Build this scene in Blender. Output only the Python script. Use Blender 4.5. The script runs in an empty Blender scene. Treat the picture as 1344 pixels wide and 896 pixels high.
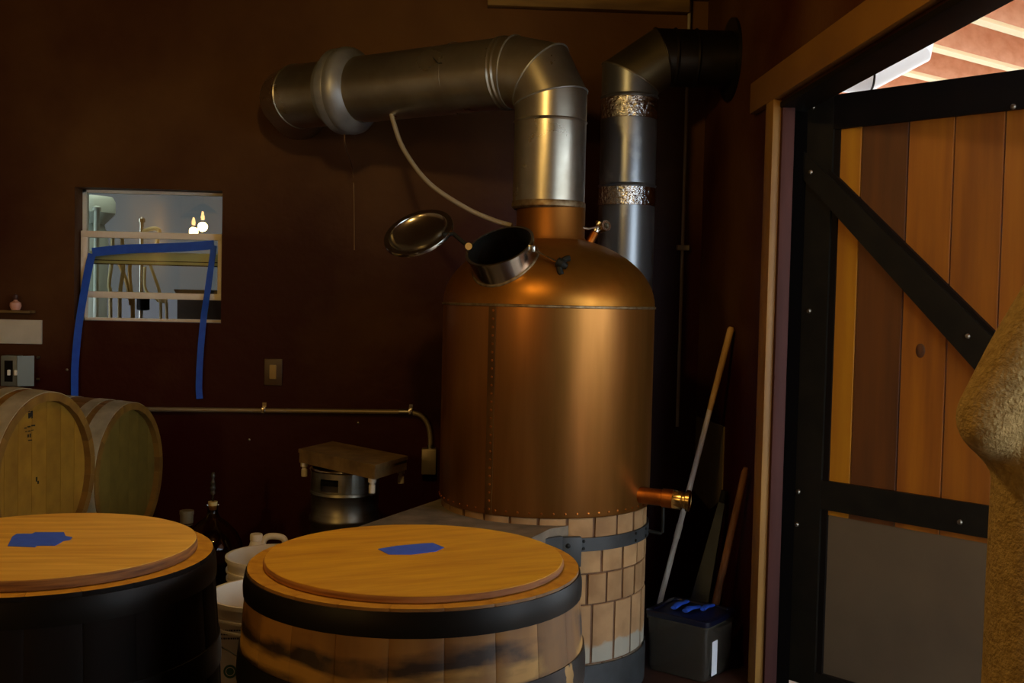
import bpy, bmesh, math, random
from mathutils import Vector, Matrix
random.seed(7)
SC = bpy.context.scene
COL = SC.collection
PI = math.pi

# ------------------------------------------------------------------ camera
F_PX, W_PX, H_PX = 1417.0, 1344.0, 896.0
CAM = Vector((0.0, 0.0, 1.42))
YAW, PITCH, ROLL = math.atan(72 / F_PX), math.atan(56 / F_PX), 0.023
CAM_R = (Matrix.Rotation(-YAW, 3, 'Z') @ Matrix.Rotation(PI / 2 - PITCH, 3, 'X') @ Matrix.Rotation(ROLL, 3, 'Z'))
cam_data = bpy.data.cameras.new('camera')
cam_data.sensor_width = 36.0
cam_data.lens = F_PX / W_PX * 36.0
cam_data.clip_start = 0.02
cam = bpy.data.objects.new('camera', cam_data)
cam.matrix_world = Matrix.Translation(CAM) @ CAM_R.to_4x4()
COL.objects.link(cam)
SC.camera = cam

# ------------------------------------------------------------------ world / exposure
world = bpy.data.worlds.new('sky')
SC.world = world
world.use_nodes = True
bg = world.node_tree.nodes['Background']
bg.inputs['Color'].default_value = (0.80, 0.90, 1.0, 1)
bg.inputs['Strength'].default_value = 5.6
SC.view_settings.view_transform = 'Standard'
SC.view_settings.look = 'None'
SC.view_settings.gamma = 1.0
SC.view_settings.use_curve_mapping = False
SC.view_settings.exposure = 0.0
LAMP_W = 28.0          # watts of each pendant bulb
CAN_W = 34.0           # watts of the ceiling lamp above the barrels
BACKROOM_W = 7.5      # watts of the lamp in the room behind the window


# ------------------------------------------------------------------ pixel helpers (1344 x 896 frame)
def ray(px, py):
    return (CAM_R @ Vector(((px - W_PX / 2) / F_PX, -(py - H_PX / 2) / F_PX, -1.0)))
def hit_y(px, py, y):
    d = ray(px, py); return CAM + d * ((y - CAM.y) / d.y)
def hit_x(px, py, x):
    d = ray(px, py); return CAM + d * ((x - CAM.x) / d.x)
def hit_z(px, py, z):
    d = ray(px, py); return CAM + d * ((z - CAM.z) / d.z)
def hit_plane(px, py, p, n):
    d = ray(px, py); return CAM + d * ((p - CAM).dot(n) / d.dot(n))


# ------------------------------------------------------------------ materials
def lin(c):
    return tuple(((v / 255) / 12.92 if v / 255 <= 0.04045 else ((v / 255 + 0.055) / 1.055) ** 2.4) for v in c)

def nodes_of(m):
    m.use_nodes = True
    nt = m.node_tree
    return nt, nt.nodes['Principled BSDF']

def mat(name, col, rough=0.5, metal=0.0, col2=None, scale=(8, 8, 8), detail=6, lo=0.35, hi=0.65,
        bump=0.0, bscale=None, spec=0.5, rand=0.0, rough2=None, emit=None, estr=0.0):
    m = bpy.data.materials.new(name)
    nt, b = nodes_of(m)
    c1 = lin(col) + (1,)
    b.inputs['Roughness'].default_value = rough
    b.inputs['Metallic'].default_value = metal
    b.inputs['Specular IOR Level'].default_value = spec
    b.inputs['Base Color'].default_value = c1
    if emit:
        b.inputs['Emission Color'].default_value = lin(emit) + (1,)
        b.inputs['Emission Strength'].default_value = estr
    L = nt.links
    tc = nt.nodes.new('ShaderNodeTexCoord')
    src = None
    if col2 is not None or bump or rough2 is not None:
        mp = nt.nodes.new('ShaderNodeMapping'); mp.inputs['Scale'].default_value = scale
        L.new(tc.outputs['Object'], mp.inputs['Vector'])
        if rand:
            oi = nt.nodes.new('ShaderNodeObjectInfo')
            mul = nt.nodes.new('ShaderNodeVectorMath'); mul.operation = 'SCALE'
            mul.inputs[0].default_value = (13.0, 7.0, 11.0)
            L.new(oi.outputs['Random'], mul.inputs['Scale'])
            L.new(mul.outputs[0], mp.inputs['Location'])
        nz = nt.nodes.new('ShaderNodeTexNoise'); nz.inputs['Scale'].default_value = 1.0
        nz.inputs['Detail'].default_value = detail
        L.new(mp.outputs[0], nz.inputs['Vector'])
        ramp = nt.nodes.new('ShaderNodeMapRange')
        ramp.inputs['From Min'].default_value = lo; ramp.inputs['From Max'].default_value = hi
        L.new(nz.outputs['Fac'], ramp.inputs['Value'])
        if col2 is not None:
            mx = nt.nodes.new('ShaderNodeMix'); mx.data_type = 'RGBA'
            mx.inputs['A'].default_value = c1; mx.inputs['B'].default_value = lin(col2) + (1,)
            L.new(ramp.outputs[0], mx.inputs['Factor'])
            src = mx.outputs['Result']
        if rough2 is not None:
            rr = nt.nodes.new('ShaderNodeMapRange')
            rr.inputs['From Min'].default_value = lo; rr.inputs['From Max'].default_value = hi
            rr.inputs['To Min'].default_value = rough; rr.inputs['To Max'].default_value = rough2
            L.new(nz.outputs['Fac'], rr.inputs['Value']); L.new(rr.outputs[0], b.inputs['Roughness'])
        if bump:
            nb = nz
            if bscale is not None:
                nb = nt.nodes.new('ShaderNodeTexNoise'); nb.inputs['Scale'].default_value = bscale
                nb.inputs['Detail'].default_value = 4
                L.new(tc.outputs['Object'], nb.inputs['Vector'])
            bp = nt.nodes.new('ShaderNodeBump'); bp.inputs['Strength'].default_value = bump
            bp.inputs['Distance'].default_value = 0.01
            L.new(nb.outputs['Fac'], bp.inputs['Height']); L.new(bp.outputs[0], b.inputs['Normal'])
    if rand:
        oi2 = nt.nodes.new('ShaderNodeObjectInfo')
        hsv = nt.nodes.new('ShaderNodeHueSaturation')
        rv = nt.nodes.new('ShaderNodeMapRange')
        rv.inputs['To Min'].default_value = 1 - rand; rv.inputs['To Max'].default_value = 1 + rand
        L.new(oi2.outputs['Random'], rv.inputs['Value']); L.new(rv.outputs[0], hsv.inputs['Value'])
        if src is not None: L.new(src, hsv.inputs['Color'])
        else: hsv.inputs['Color'].default_value = c1
        src = hsv.outputs['Color']
    if src is not None:
        L.new(src, b.inputs['Base Color'])
    m['src'] = 1
    return m

def overlay(m, col, zlo, zhi, soft=0.02, nscale=(6, 6, 20), amount=1.0, nlo=0.4, nhi=0.6, wob=0.04):
    """a stain / limewash band with ragged edges, fixed to the thing (height between zlo and zhi)"""
    nt = m.node_tree; L = nt.links; b = nt.nodes['Principled BSDF']
    tc = nt.nodes.new('ShaderNodeTexCoord')
    mp = nt.nodes.new('ShaderNodeMapping'); mp.inputs['Scale'].default_value = nscale
    geo = nt.nodes.new('ShaderNodeNewGeometry'); pos = geo.outputs['Position']
    L.new(pos, mp.inputs['Vector'])
    nz = nt.nodes.new('ShaderNodeTexNoise'); nz.inputs['Scale'].default_value = 1; nz.inputs['Detail'].default_value = 8
    L.new(mp.outputs[0], nz.inputs['Vector'])
    sp = nt.nodes.new('ShaderNodeSeparateXYZ'); L.new(pos, sp.inputs[0])
    w = nt.nodes.new('ShaderNodeMath'); w.operation = 'MULTIPLY_ADD'
    w.inputs[1].default_value = wob * 2; w.inputs[2].default_value = -wob
    L.new(nz.outputs['Fac'], w.inputs[0])
    ad = nt.nodes.new('ShaderNodeMath'); ad.operation = 'ADD'
    L.new(sp.outputs['Z'], ad.inputs[0]); L.new(w.outputs[0], ad.inputs[1])
    a = nt.nodes.new('ShaderNodeMapRange'); a.inputs['From Min'].default_value = zlo - soft; a.inputs['From Max'].default_value = zlo + soft
    c = nt.nodes.new('ShaderNodeMapRange'); c.inputs['From Min'].default_value = zhi + soft; c.inputs['From Max'].default_value = zhi - soft
    L.new(ad.outputs[0], a.inputs['Value']); L.new(ad.outputs[0], c.inputs['Value'])
    n2 = nt.nodes.new('ShaderNodeMapRange'); n2.inputs['From Min'].default_value = nlo; n2.inputs['From Max'].default_value = nhi
    n2.inputs['To Max'].default_value = amount
    nz2 = nt.nodes.new('ShaderNodeTexNoise'); nz2.inputs['Scale'].default_value = 7; nz2.inputs['Detail'].default_value = 6
    L.new(pos, nz2.inputs['Vector']); L.new(nz2.outputs['Fac'], n2.inputs['Value'])
    m1 = nt.nodes.new('ShaderNodeMath'); m1.operation = 'MULTIPLY'; L.new(a.outputs[0], m1.inputs[0]); L.new(c.outputs[0], m1.inputs[1])
    m2 = nt.nodes.new('ShaderNodeMath'); m2.operation = 'MULTIPLY'; L.new(m1.outputs[0], m2.inputs[0]); L.new(n2.outputs[0], m2.inputs[1])
    mx = nt.nodes.new('ShaderNodeMix'); mx.data_type = 'RGBA'
    old = b.inputs['Base Color'].links
    if old: L.new(old[0].from_socket, mx.inputs['A'])
    else: mx.inputs['A'].default_value = b.inputs['Base Color'].default_value
    mx.inputs['B'].default_value = lin(col) + (1,)
    L.new(m2.outputs[0], mx.inputs['Factor'])
    L.new(mx.outputs['Result'], b.inputs['Base Color'])
    return m

def glass(name, tint=(255, 255, 255), rough=0.0, diff=None, dfac=0.0):
    """thin sheet: fresnel gloss over tinted transparency (plus a little haze for plastics)"""
    m = bpy.data.materials.new(name); m.use_nodes = True
    nt = m.node_tree; nt.nodes.clear(); L = nt.links
    out = nt.nodes.new('ShaderNodeOutputMaterial')
    tr = nt.nodes.new('ShaderNodeBsdfTransparent'); tr.inputs[0].default_value = lin(tint) + (1,)
    gl = nt.nodes.new('ShaderNodeBsdfGlossy'); gl.inputs['Roughness'].default_value = rough
    fr = nt.nodes.new('ShaderNodeFresnel'); fr.inputs['IOR'].default_value = 1.5
    mx = nt.nodes.new('ShaderNodeMixShader')
    base = tr.outputs[0]
    if diff:
        df = nt.nodes.new('ShaderNodeBsdfDiffuse'); df.inputs[0].default_value = lin(diff) + (1,)
        m0 = nt.nodes.new('ShaderNodeMixShader'); m0.inputs[0].default_value = dfac
        L.new(tr.outputs[0], m0.inputs[1]); L.new(df.outputs[0], m0.inputs[2]); base = m0.outputs[0]
    L.new(fr.outputs[0], mx.inputs[0]); L.new(base, mx.inputs[1]); L.new(gl.outputs[0], mx.inputs[2])
    L.new(mx.outputs[0], out.inputs[0])
    return m

M = {}
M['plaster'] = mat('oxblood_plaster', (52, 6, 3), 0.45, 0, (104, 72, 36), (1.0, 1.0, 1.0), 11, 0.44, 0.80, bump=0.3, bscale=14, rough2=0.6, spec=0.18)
# brown patches cover more of the red base with height up the walls
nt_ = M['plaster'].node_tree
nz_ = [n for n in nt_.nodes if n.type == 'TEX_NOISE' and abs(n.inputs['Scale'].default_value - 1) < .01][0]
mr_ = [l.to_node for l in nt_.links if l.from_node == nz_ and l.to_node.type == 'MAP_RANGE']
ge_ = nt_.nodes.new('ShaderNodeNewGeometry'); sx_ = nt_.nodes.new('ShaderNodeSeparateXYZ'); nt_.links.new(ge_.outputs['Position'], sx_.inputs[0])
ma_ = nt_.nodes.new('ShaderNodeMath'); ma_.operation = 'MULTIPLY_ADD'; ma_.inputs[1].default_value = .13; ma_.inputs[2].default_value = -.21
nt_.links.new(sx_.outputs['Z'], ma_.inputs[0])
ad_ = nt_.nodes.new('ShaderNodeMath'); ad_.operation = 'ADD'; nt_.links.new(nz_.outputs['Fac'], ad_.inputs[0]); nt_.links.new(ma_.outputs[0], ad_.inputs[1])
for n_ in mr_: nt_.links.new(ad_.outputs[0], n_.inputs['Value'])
M['floor'] = mat('stained_concrete', (70, 45, 36), 0.35, 0, (40, 26, 20), (3, 3, 3), 8, bump=0.1, rough2=0.55)
M['room_plaster'] = mat('pale_plaster', (190, 168, 134), 0.8, 0, (166, 144, 112), (2, 2, 2), 6, bump=0.1)
M['ceiling'] = mat('timber_ceiling', (112, 84, 50), 0.8, 0, (84, 60, 34), (2, 12, 2), 5, bump=0.15)
M['beam'] = mat('dim_timber', (140, 112, 60), 0.7, 0, (100, 76, 40), (3, 20, 20), 6, bump=0.2)
M['casing'] = mat('pine_casing', (150, 110, 46), 0.55, 0, (122, 86, 34), (14, 2, 2), 7, bump=0.15)
M['header'] = mat('pine_header', (136, 94, 28), 0.6, 0, (112, 74, 20), (14, 2, 2), 7, bump=0.15)
M['elbow_dull'] = mat('dull_flue_elbow', (120, 110, 84), 0.42, 0.85, (96, 88, 66), (5, 5, 5), 5)
M['jamb'] = mat('purple_stained_jamb', (74, 44, 40), 0.6, 0, (56, 32, 30), (10, 10, 1.5), 6, bump=0.15, spec=0.15)
M['black_paint'] = mat('black_painted_steel', (25, 22, 16), 0.5, 0.0, (17, 15, 11), (12, 12, 12), 6, bump=0.12, spec=0.15)
M['black_edge'] = mat('black_wood', (17, 11, 8), 0.6, 0, (11, 7, 5), (10, 10, 2), 5, bump=0.1, spec=0.12)
M['gap_shade'] = mat('gap_shade_black', (7, 5, 4), 0.9, spec=0.02)  # shade of the hinge gap put into a near-black base colour
M['sheet'] = mat('grey_sheet_metal', (98, 84, 64), 0.5, 0.2, (84, 71, 54), (2, 2, 2), 5, rough2=0.62)
M['bolt'] = mat('dull_bolt', (130, 126, 116), 0.35, 0.9)
for i, (a, b_) in enumerate([((168, 112, 4), (146, 90, 3)), ((92, 48, 4), (68, 34, 3)), ((150, 88, 3), (116, 60, 2)),
                             ((142, 82, 3), (112, 58, 2)), ((150, 90, 3), (124, 64, 2)), ((132, 76, 3), (104, 54, 2))]):
    M['plank%d' % i] = mat('door_plank_%d' % i, a, 0.55, 0, b_, (16, 16, 1.2), 9, 0.35, 0.68, bump=0.2)
M['copper'] = mat('aged_copper', (176, 118, 60), 0.30, 0.82, (132, 88, 34), (8, 8, 0.7), 8, 0.34, 0.68, rough2=0.40, bump=0.03)
M['copper_dome'] = mat('aged_copper_dome', (172, 114, 42), 0.32, 0.85, (136, 88, 24), (6, 6, 6), 7, 0.3, 0.7, rough2=0.45, bump=0.02)
M['copper_neck'] = mat('aged_copper_neck', (150, 96, 36), 0.46, 0.85, (120, 74, 24), (6, 6, 3), 7, 0.3, 0.7, rough2=0.55)
M['copper_dull'] = mat('dull_copper_pipe', (178, 106, 44), 0.4, 1.0, (138, 78, 30), (20, 20, 20), 5, rough2=0.5)
M['solder'] = mat('solder_seam', (150, 134, 104), 0.5, 0.8, (110, 86, 56), (40, 40, 40), 4)
M['galv'] = mat('galvanised_duct', (186, 182, 168), 0.27, 0.9, (156, 150, 134), (5, 5, 5), 5, rough2=0.35)
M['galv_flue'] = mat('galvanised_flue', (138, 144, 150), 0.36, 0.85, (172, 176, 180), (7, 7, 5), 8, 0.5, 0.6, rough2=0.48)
M['galv_bright'] = mat('galvanised_painted_glare', (236, 240, 244), 0.4, 0.4)  # near-white base paints daylight glare onto the outdoor flue
M['mastic'] = mat('grey_mastic', (150, 154, 158), 0.42, 0.5, (126, 130, 134), (10, 10, 10), 5)
M['foil'] = mat('crinkled_foil_tape', (225, 225, 225), 0.16, 1.0, None, bump=0.9, bscale=60)
M['black_pipe'] = mat('dark_flue_pipe', (52, 48, 44), 0.4, 0.8, (40, 36, 32), (5, 5, 5), 4)
M['steel'] = mat('stainless_steel', (200, 196, 186), 0.16, 1.0, (184, 180, 170), (6, 6, 6), 3, rough2=0.22)
M['steel_rough'] = mat('brushed_keg_steel', (168, 164, 150), 0.34, 1.0, (140, 136, 122), (3, 3, 30), 4, rough2=0.42)
M['brass'] = mat('brass_coupling', (214, 186, 126), 0.22, 1.0, (180, 150, 96), (20, 20, 20), 4)
M['dark_iron'] = mat('dark_knob', (20, 21, 17), 0.55, 0.0, spec=.2)
M['hose'] = mat('grey_hose', (150, 142, 124), 0.5)
M['brick'] = mat('cream_firebrick', (168, 132, 88), 0.85, 0, (140, 106, 68), (9, 9, 9), 8, bump=0.3, rand=0.10)
M['brick_low'] = mat('cream_firebrick_limewashed', (168, 132, 90), 0.85, 0, (140, 108, 72), (9, 9, 9), 8, bump=0.3, rand=0.08)
overlay(M['brick_low'], (150, 152, 140), 0.10, 0.205, 0.006, (9, 9, 9), 0.8, 0.3, 0.45, 0.06)
M['mortar'] = mat('brown_mortar', (112, 80, 54), 0.9, 0, (86, 60, 40), (20, 20, 20), 5, bump=0.3)
M['strap'] = mat('blue_grey_strap', (54, 58, 60), 0.55, 0.1, (42, 45, 46), (12, 12, 12), 6, bump=0.1)
M['slab'] = mat('grey_concrete_slab', (128, 116, 98), 0.85, 0, (96, 88, 74), (10, 10, 10), 8, bump=0.35, bscale=60)
M['ply'] = mat('plywood_lid', (226, 178, 42), 0.6, 0, (178, 124, 16), (6, 40, 40), 11, 0.16, 0.86, bump=0.2)
M['ply_pale'] = mat('plywood_lid_pale', (240, 198, 92), 0.6, 0, (190, 138, 44), (5, 44, 44), 11, 0.16, 0.84, bump=0.22)
M['ply_edge'] = mat('plywood_edge', (190, 128, 62), 0.7, 0, (112, 66, 28), (6, 6, 120), 6, 0.3, 0.7, bump=0.3)
M['ply_edge_pale'] = mat('plywood_edge_worn', (176, 122, 58), 0.7, 0, (96, 56, 22), (8, 8, 140), 6, 0.3, 0.7, bump=0.3)
M['rim'] = mat('fresh_barrel_rim', (206, 156, 44), 0.6, 0, (180, 126, 28), (30, 30, 10), 5, bump=0.1)
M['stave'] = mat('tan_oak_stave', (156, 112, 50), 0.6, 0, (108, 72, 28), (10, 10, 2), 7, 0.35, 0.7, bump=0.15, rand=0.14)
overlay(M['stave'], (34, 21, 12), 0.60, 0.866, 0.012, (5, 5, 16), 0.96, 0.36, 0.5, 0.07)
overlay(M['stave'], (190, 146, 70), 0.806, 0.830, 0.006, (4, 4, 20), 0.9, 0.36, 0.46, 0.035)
M['stave_black'] = mat('blackened_stave', (18, 9, 4), 0.7, 0, (10, 5, 2), (6, 6, 10), 7, 0.35, 0.7, bump=0.1, rand=0.2, spec=.2)
M['oak'] = mat('pale_oak_stave', (140, 102, 38), 0.55, 0, (112, 78, 26), (12, 12, 2), 7, bump=0.1, rand=0.10)
M['oak_head'] = mat('pale_oak_head', (160, 118, 34), 0.5, 0, (132, 92, 22), (14, 14, 1.5), 8, 0.3, 0.7, bump=0.06, rand=0.10)
M['oak_head2'] = mat('grey_oak_head', (124, 104, 42), 0.5, 0, (106, 86, 32), (14, 14, 1.5), 8, 0.3, 0.7, bump=0.06, rand=0.07)
M['hoop_galv'] = mat('galvanised_hoop', (216, 204, 172), 0.42, 0.5, (176, 164, 132), (10, 10, 10), 5, rough2=0.5)
M['hoop_black'] = mat('black_hoop', (22, 18, 12), 0.40, 0.0, (15, 12, 8), (10, 10, 10), 6, rough2=0.50, bump=0.1, spec=0.2)
M['hoop_chipped'] = mat('black_hoop_chipped', (44, 42, 42), 0.34, 0.5, (172, 140, 86), (16, 16, 16), 9, 0.66, 0.68, bump=0.1)
M['stencil'] = mat('stencil_ink', (30, 22, 10), 0.8)
M['tape'] = mat('blue_painters_tape', (22, 84, 206), 0.6, 0, (28, 92, 212), (30, 30, 30), 3)
M['tape_lid'] = mat('blue_tape_patch', (50, 98, 255), 0.65, 0, (42, 88, 245), (60, 60, 60), 3)
M['vinyl'] = mat('tan_vinyl_sash', (254, 250, 238), 0.5, 0, (246, 238, 222), (6, 6, 6), 3)
M['glass'] = glass('window_glass', (238, 244, 240))
M['carboy_glass'] = glass('carboy_glass', (176, 150, 120), 0.02)
M['cider'] = mat('dark_cider', (104, 58, 24), 0.3, 0)
M['clear_poly'] = glass('hazy_polycarbonate', (130, 124, 116), 0.15, (78, 73, 64), 0.42)
M['white_plastic'] = mat('white_plastic', (214, 206, 186), 0.45, 0, (204, 194, 172), (6, 6, 6), 3)
M['print'] = mat('grey_print', (64, 64, 58), 0.7)
M['green_print'] = mat('green_print', (40, 92, 58), 0.6)
M['blue_lid'] = mat('navy_lid', (8, 13, 34), 0.35)
M['blue_rib'] = mat('bright_blue_rag', (30, 80, 200), 0.6, 0, (24, 66, 176), (40, 40, 40), 3)
M['box_label'] = mat('white_label', (214, 218, 224), 0.6)
M['pole_white'] = mat('painted_pole', (226, 216, 200), 0.5, 0, (200, 188, 170), (20, 20, 4), 4)
M['pole_wood'] = mat('wooden_pole', (206, 168, 104), 0.6, 0, (180, 140, 80), (20, 20, 4), 4)
M['pole_brown'] = mat('brown_wood_handle', (130, 88, 52), 0.6, 0, (90, 58, 34), (20, 20, 3), 5)
M['paddle'] = mat('grey_blue_plastic', (74, 82, 92), 0.6)
M['card'] = mat('brown_cardboard', (122, 106, 68), 0.85, 0, (106, 90, 56), (6, 6, 6), 4)
M['scale'] = mat('scuffed_platform', (150, 124, 80), 0.55, 0.1, (116, 92, 58), (14, 14, 14), 7, bump=0.2)
M['conduit'] = mat('grey_conduit', (152, 138, 112), 0.45, 0.5)
M['ebox'] = mat('grey_steel_box', (118, 122, 112), 0.5, 0.4)
M['sign'] = mat('blank_white_board', (206, 198, 178), 0.6, 0, (190, 180, 158), (6, 6, 6), 4)
M['figurine'] = mat('pink_figurine', (214, 160, 140), 0.4)
M['backroom'] = mat('grey_blue_wall', (132, 131, 134), 0.8)
M['tank_white'] = mat('pale_tank', (214, 224, 206), 0.4)
M['hose_cream'] = mat('cream_hose', (214, 192, 132), 0.5)
M['hose_ochre'] = mat('ochre_hose', (180, 140, 60), 0.5)
M['shelf_green'] = mat('pale_green_shelf', (220, 222, 178), 0.6)
M['cartonbox'] = mat('dark_carton', (66, 48, 28), 0.8)
M['lamp_shade'] = mat('lamp_shade', (16, 15, 13), 0.7, 0.0)
M['bulb'] = mat('bulb', (255, 220, 170), 0.5, emit=(255, 196, 120), estr=25.0)
M['tube_light'] = mat('tube_light', (255, 255, 255), 0.5, emit=(255, 250, 235), estr=8.0)
M['outdoor'] = mat('pale_yard', (190, 182, 168), 0.9, 0, (170, 160, 146), (2, 2, 2), 5)
M['joist'] = mat('peach_joist', (238, 186, 150), 0.7, 0, (222, 160, 122), (2, 18, 18), 6, 0.35, 0.7)
M['joist_edge'] = mat('cream_joist_edge', (250, 232, 186), 0.7)
M['deck'] = mat('peach_decking', (220, 158, 120), 0.7)
M['siding'] = mat('dark_siding', (70, 44, 34), 0.8)
M['wool'] = mat('tan_wool', (186, 158, 104), 0.95, 0, (150, 124, 78), (70, 70, 70), 5, 0.3, 0.7, bump=0.9, bscale=170, spec=0.1)
M['skin'] = mat('skin', (196, 140, 112), 0.5)
M['hair'] = mat('brown_hair', (60, 40, 26), 0.6, 0, (40, 26, 16), (60, 60, 6), 4, bump=0.4)
M['denim'] = mat('dark_denim', (46, 54, 72), 0.85)
M['leather'] = mat('brown_boots', (64, 44, 30), 0.55)
M['eye'] = mat('eye', (230, 228, 220), 0.2)
M['wire'] = mat('thin_wire', (120, 90, 54), 0.5)
M['crate'] = mat('old_crate_wood', (104, 76, 46), 0.8, 0, (76, 54, 32), (4, 4, 20), 5, bump=0.2)


# ------------------------------------------------------------------ mesh builder
class MB:
    def __init__(s): s.v = []; s.f = []
    def add(s, vs, fs):
        o = len(s.v); s.v += [Vector(p) for p in vs]; s.f += [tuple(i + o for i in f) for f in fs]; return s
    def box(s, lo, hi, rz=0.0, piv=None, bev=0.0):
        bm = bmesh.new(); bmesh.ops.create_cube(bm, size=1)
        lo = Vector(lo); hi = Vector(hi)
        for v in bm.verts:
            v.co = Vector(((v.co.x + .5) * (hi.x - lo.x) + lo.x, (v.co.y + .5) * (hi.y - lo.y) + lo.y, (v.co.z + .5) * (hi.z - lo.z) + lo.z))
        if bev: bmesh.ops.bevel(bm, geom=list(bm.edges), offset=bev, segments=2, affect='EDGES', profile=0.5)
        if rz:
            piv = Vector(piv) if piv else (lo + hi) / 2
            R = Matrix.Rotation(rz, 3, 'Z')
            for v in bm.verts: v.co = R @ (v.co - piv) + piv
        bm.verts.index_update()
        s.add([v.co.copy() for v in bm.verts], [[v.index for v in f.verts] for f in bm.faces]); bm.free(); return s
    def prism(s, poly, off):
        """closed polygon (3D points) extruded by vector off"""
        n = len(poly); off = Vector(off); poly = [Vector(p) for p in poly]
        vs = poly + [p + off for p in poly]
        fs = [tuple(range(n - 1, -1, -1)), tuple(range(n, 2 * n))] + [(i, (i + 1) % n, n + (i + 1) % n, n + i) for i in range(n)]
        return s.add(vs, fs)
    def rings(s, rs, cap0=True, cap1=True, close=False):
        n = len(rs[0]); m = len(rs); vs = [p for r in rs for p in r]; fs = []
        for j in range(m if close else m - 1):
            k = (j + 1) % m
            for i in range(n):
                fs.append((j * n + i, j * n + (i + 1) % n, k * n + (i + 1) % n, k * n + i))
        if not close:
            if cap0: fs.append(tuple(range(n - 1, -1, -1)))
            if cap1: fs.append(tuple(range((m - 1) * n, m * n)))
        return s.add(vs, fs)
    def lathe(s, prof, n=48, c=(0, 0, 0), ax=(0, 0, 1), cap0=True, cap1=True, close=False):
        ax = Vector(ax).normalized(); u, w = frame(ax); c = Vector(c)
        rs = [[c + ax * z + (u * math.cos(2 * PI * i / n) + w * math.sin(2 * PI * i / n)) * max(r, 1e-5) for i in range(n)] for r, z in prof]
        return s.rings(rs, cap0, cap1, close)
    def tube(s, path, r, n=12, closed=False):
        path = [Vector(p) for p in path]; m = len(path); rs = []
        t0 = (path[1] - path[0]).normalized(); u, w = frame(t0)
        for j in range(m):
            if closed: t = (path[(j + 1) % m] - path[j - 1]).normalized()
            else: t = (path[min(j + 1, m - 1)] - path[max(j - 1, 0)]).normalized()
            u = (u - t * u.dot(t)).normalized(); w = t.cross(u)
            rr = r[j] if isinstance(r, (list, tuple)) else r
            rs.append([path[j] + (u * math.cos(2 * PI * i / n) + w * math.sin(2 * PI * i / n)) * rr for i in range(n)])
        return s.rings(rs, close=closed)
    def cyl(s, a, b, r, n=24, r2=None):
        return s.tube([a, b], [r, r if r2 is None else r2], n)
    def mesh(s, name, org, angle=0.6):
        me = bpy.data.meshes.new(name)
        me.from_pydata([tuple(p - org) for p in s.v], [], s.f)
        bm = bmesh.new(); bm.from_mesh(me); bmesh.ops.recalc_face_normals(bm, faces=bm.faces); bm.to_mesh(me); bm.free()
        for p in me.polygons: p.use_smooth = True
        me.set_sharp_from_angle(angle=angle)
        return me

def frame(ax):
    a = Vector((0, 0, 1)) if abs(ax.z) < 0.9 else Vector((1, 0, 0))
    u = ax.cross(a).normalized(); return u, ax.cross(u).normalized()

ORG = {}
def obj(name, mb, m, parent=None, angle=0.6, label=None):
    """one mesh object from world-space geometry; a part sits in its thing's frame"""
    if parent is None:
        xs = [p.x for p in mb.v]; ys = [p.y for p in mb.v]; zs = [p.z for p in mb.v]
        org = Vector(((min(xs) + max(xs)) / 2, (min(ys) + max(ys)) / 2, min(zs)))
    else: org = ORG[parent.name]
    me = mb.mesh(name, org, angle); me.materials.append(M[m] if isinstance(m, str) else m)
    o = bpy.data.objects.new(name, me); COL.objects.link(o)
    if parent is None: o.location = org
    else: o.parent = parent
    ORG[o.name] = org.copy()
    if label: o['label'] = label
    return o

def local(name, me, parent, loc=(0, 0, 0), rot=(0, 0, 0)):
    """a part that shares mesh data, placed in its parent's frame"""
    o = bpy.data.objects.new(name, me); COL.objects.link(o); o.parent = parent
    o.location = loc; o.rotation_euler = rot
    ORG[o.name] = ORG[parent.name].copy()
    return o

def thing(name, label, cat, loc, group=None, kind=None):
    o = bpy.data.objects.new(name, None); COL.objects.link(o); o.location = loc
    o.empty_display_size = 0.1
    ORG[o.name] = Vector(loc)
    tag(o, label, cat, group, kind); return o

def tag(o, label, cat=None, group=None, kind=None):
    o['label'] = label
    if cat: o['category'] = cat
    if group: o['group'] = group
    if kind: o['kind'] = kind
    return o

def struct(name, mb, m, label, cat):
    return tag(obj(name, mb, m), label, cat, kind='structure')

def catmull(pts, k=8):
    P = [Vector(p) for p in pts]; P = [P[0] * 2 - P[1]] + P + [P[-1] * 2 - P[-2]]; out = []
    for i in range(1, len(P) - 2):
        for j in range(k):
            t = j / k; a, b, c, d = P[i - 1:i + 3]
            out.append(0.5 * ((2 * b) + (c - a) * t + (2 * a - 5 * b + 4 * c - d) * t * t + (3 * b - a - 3 * c + d) * t ** 3))
    return out + [P[-2]]

def mitre(points, r, n=56, thick=0.0):
    """segmented duct: one MB for each straight piece, mitred where they meet; also the joint loops"""
    P = [Vector(p) for p in points]; m = len(P); D = [(P[i + 1] - P[i]).normalized() for i in range(m - 1)]
    segs, loops = [], []
    for i, d in enumerate(D):
        u, w = frame(d); rs = []
        for j in (i, i + 1):
            nrm = d if j in (0, m - 1) else (D[j - 1] + D[j]).normalized()
            ring = []
            for k in range(n):
                q = (u * math.cos(2 * PI * k / n) + w * math.sin(2 * PI * k / n)) * r
                ring.append(P[j] + q - d * (q.dot(nrm) / d.dot(nrm)))
            rs.append(ring)
        segs.append(MB().rings(rs)); loops.append(rs)
    return segs, loops

def grow(loop, k):
    c = sum(loop, Vector()) / len(loop); return [c + (p - c) * k for p in loop]


# ================================================================== SETTING
YB, XR, ZC = 5.10, 1.15, 2.84       # back wall face, right wall face, ceiling
XL, YF = -3.3, -2.6
WT = 0.15
wa, wb = hit_y(97, 420, YB), hit_y(292, 252, YB)     # window opening corners on the wall face
wx0, wx1, wz0, wz1 = wa.x, wb.x, wa.z, wb.z + 0.005

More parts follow.
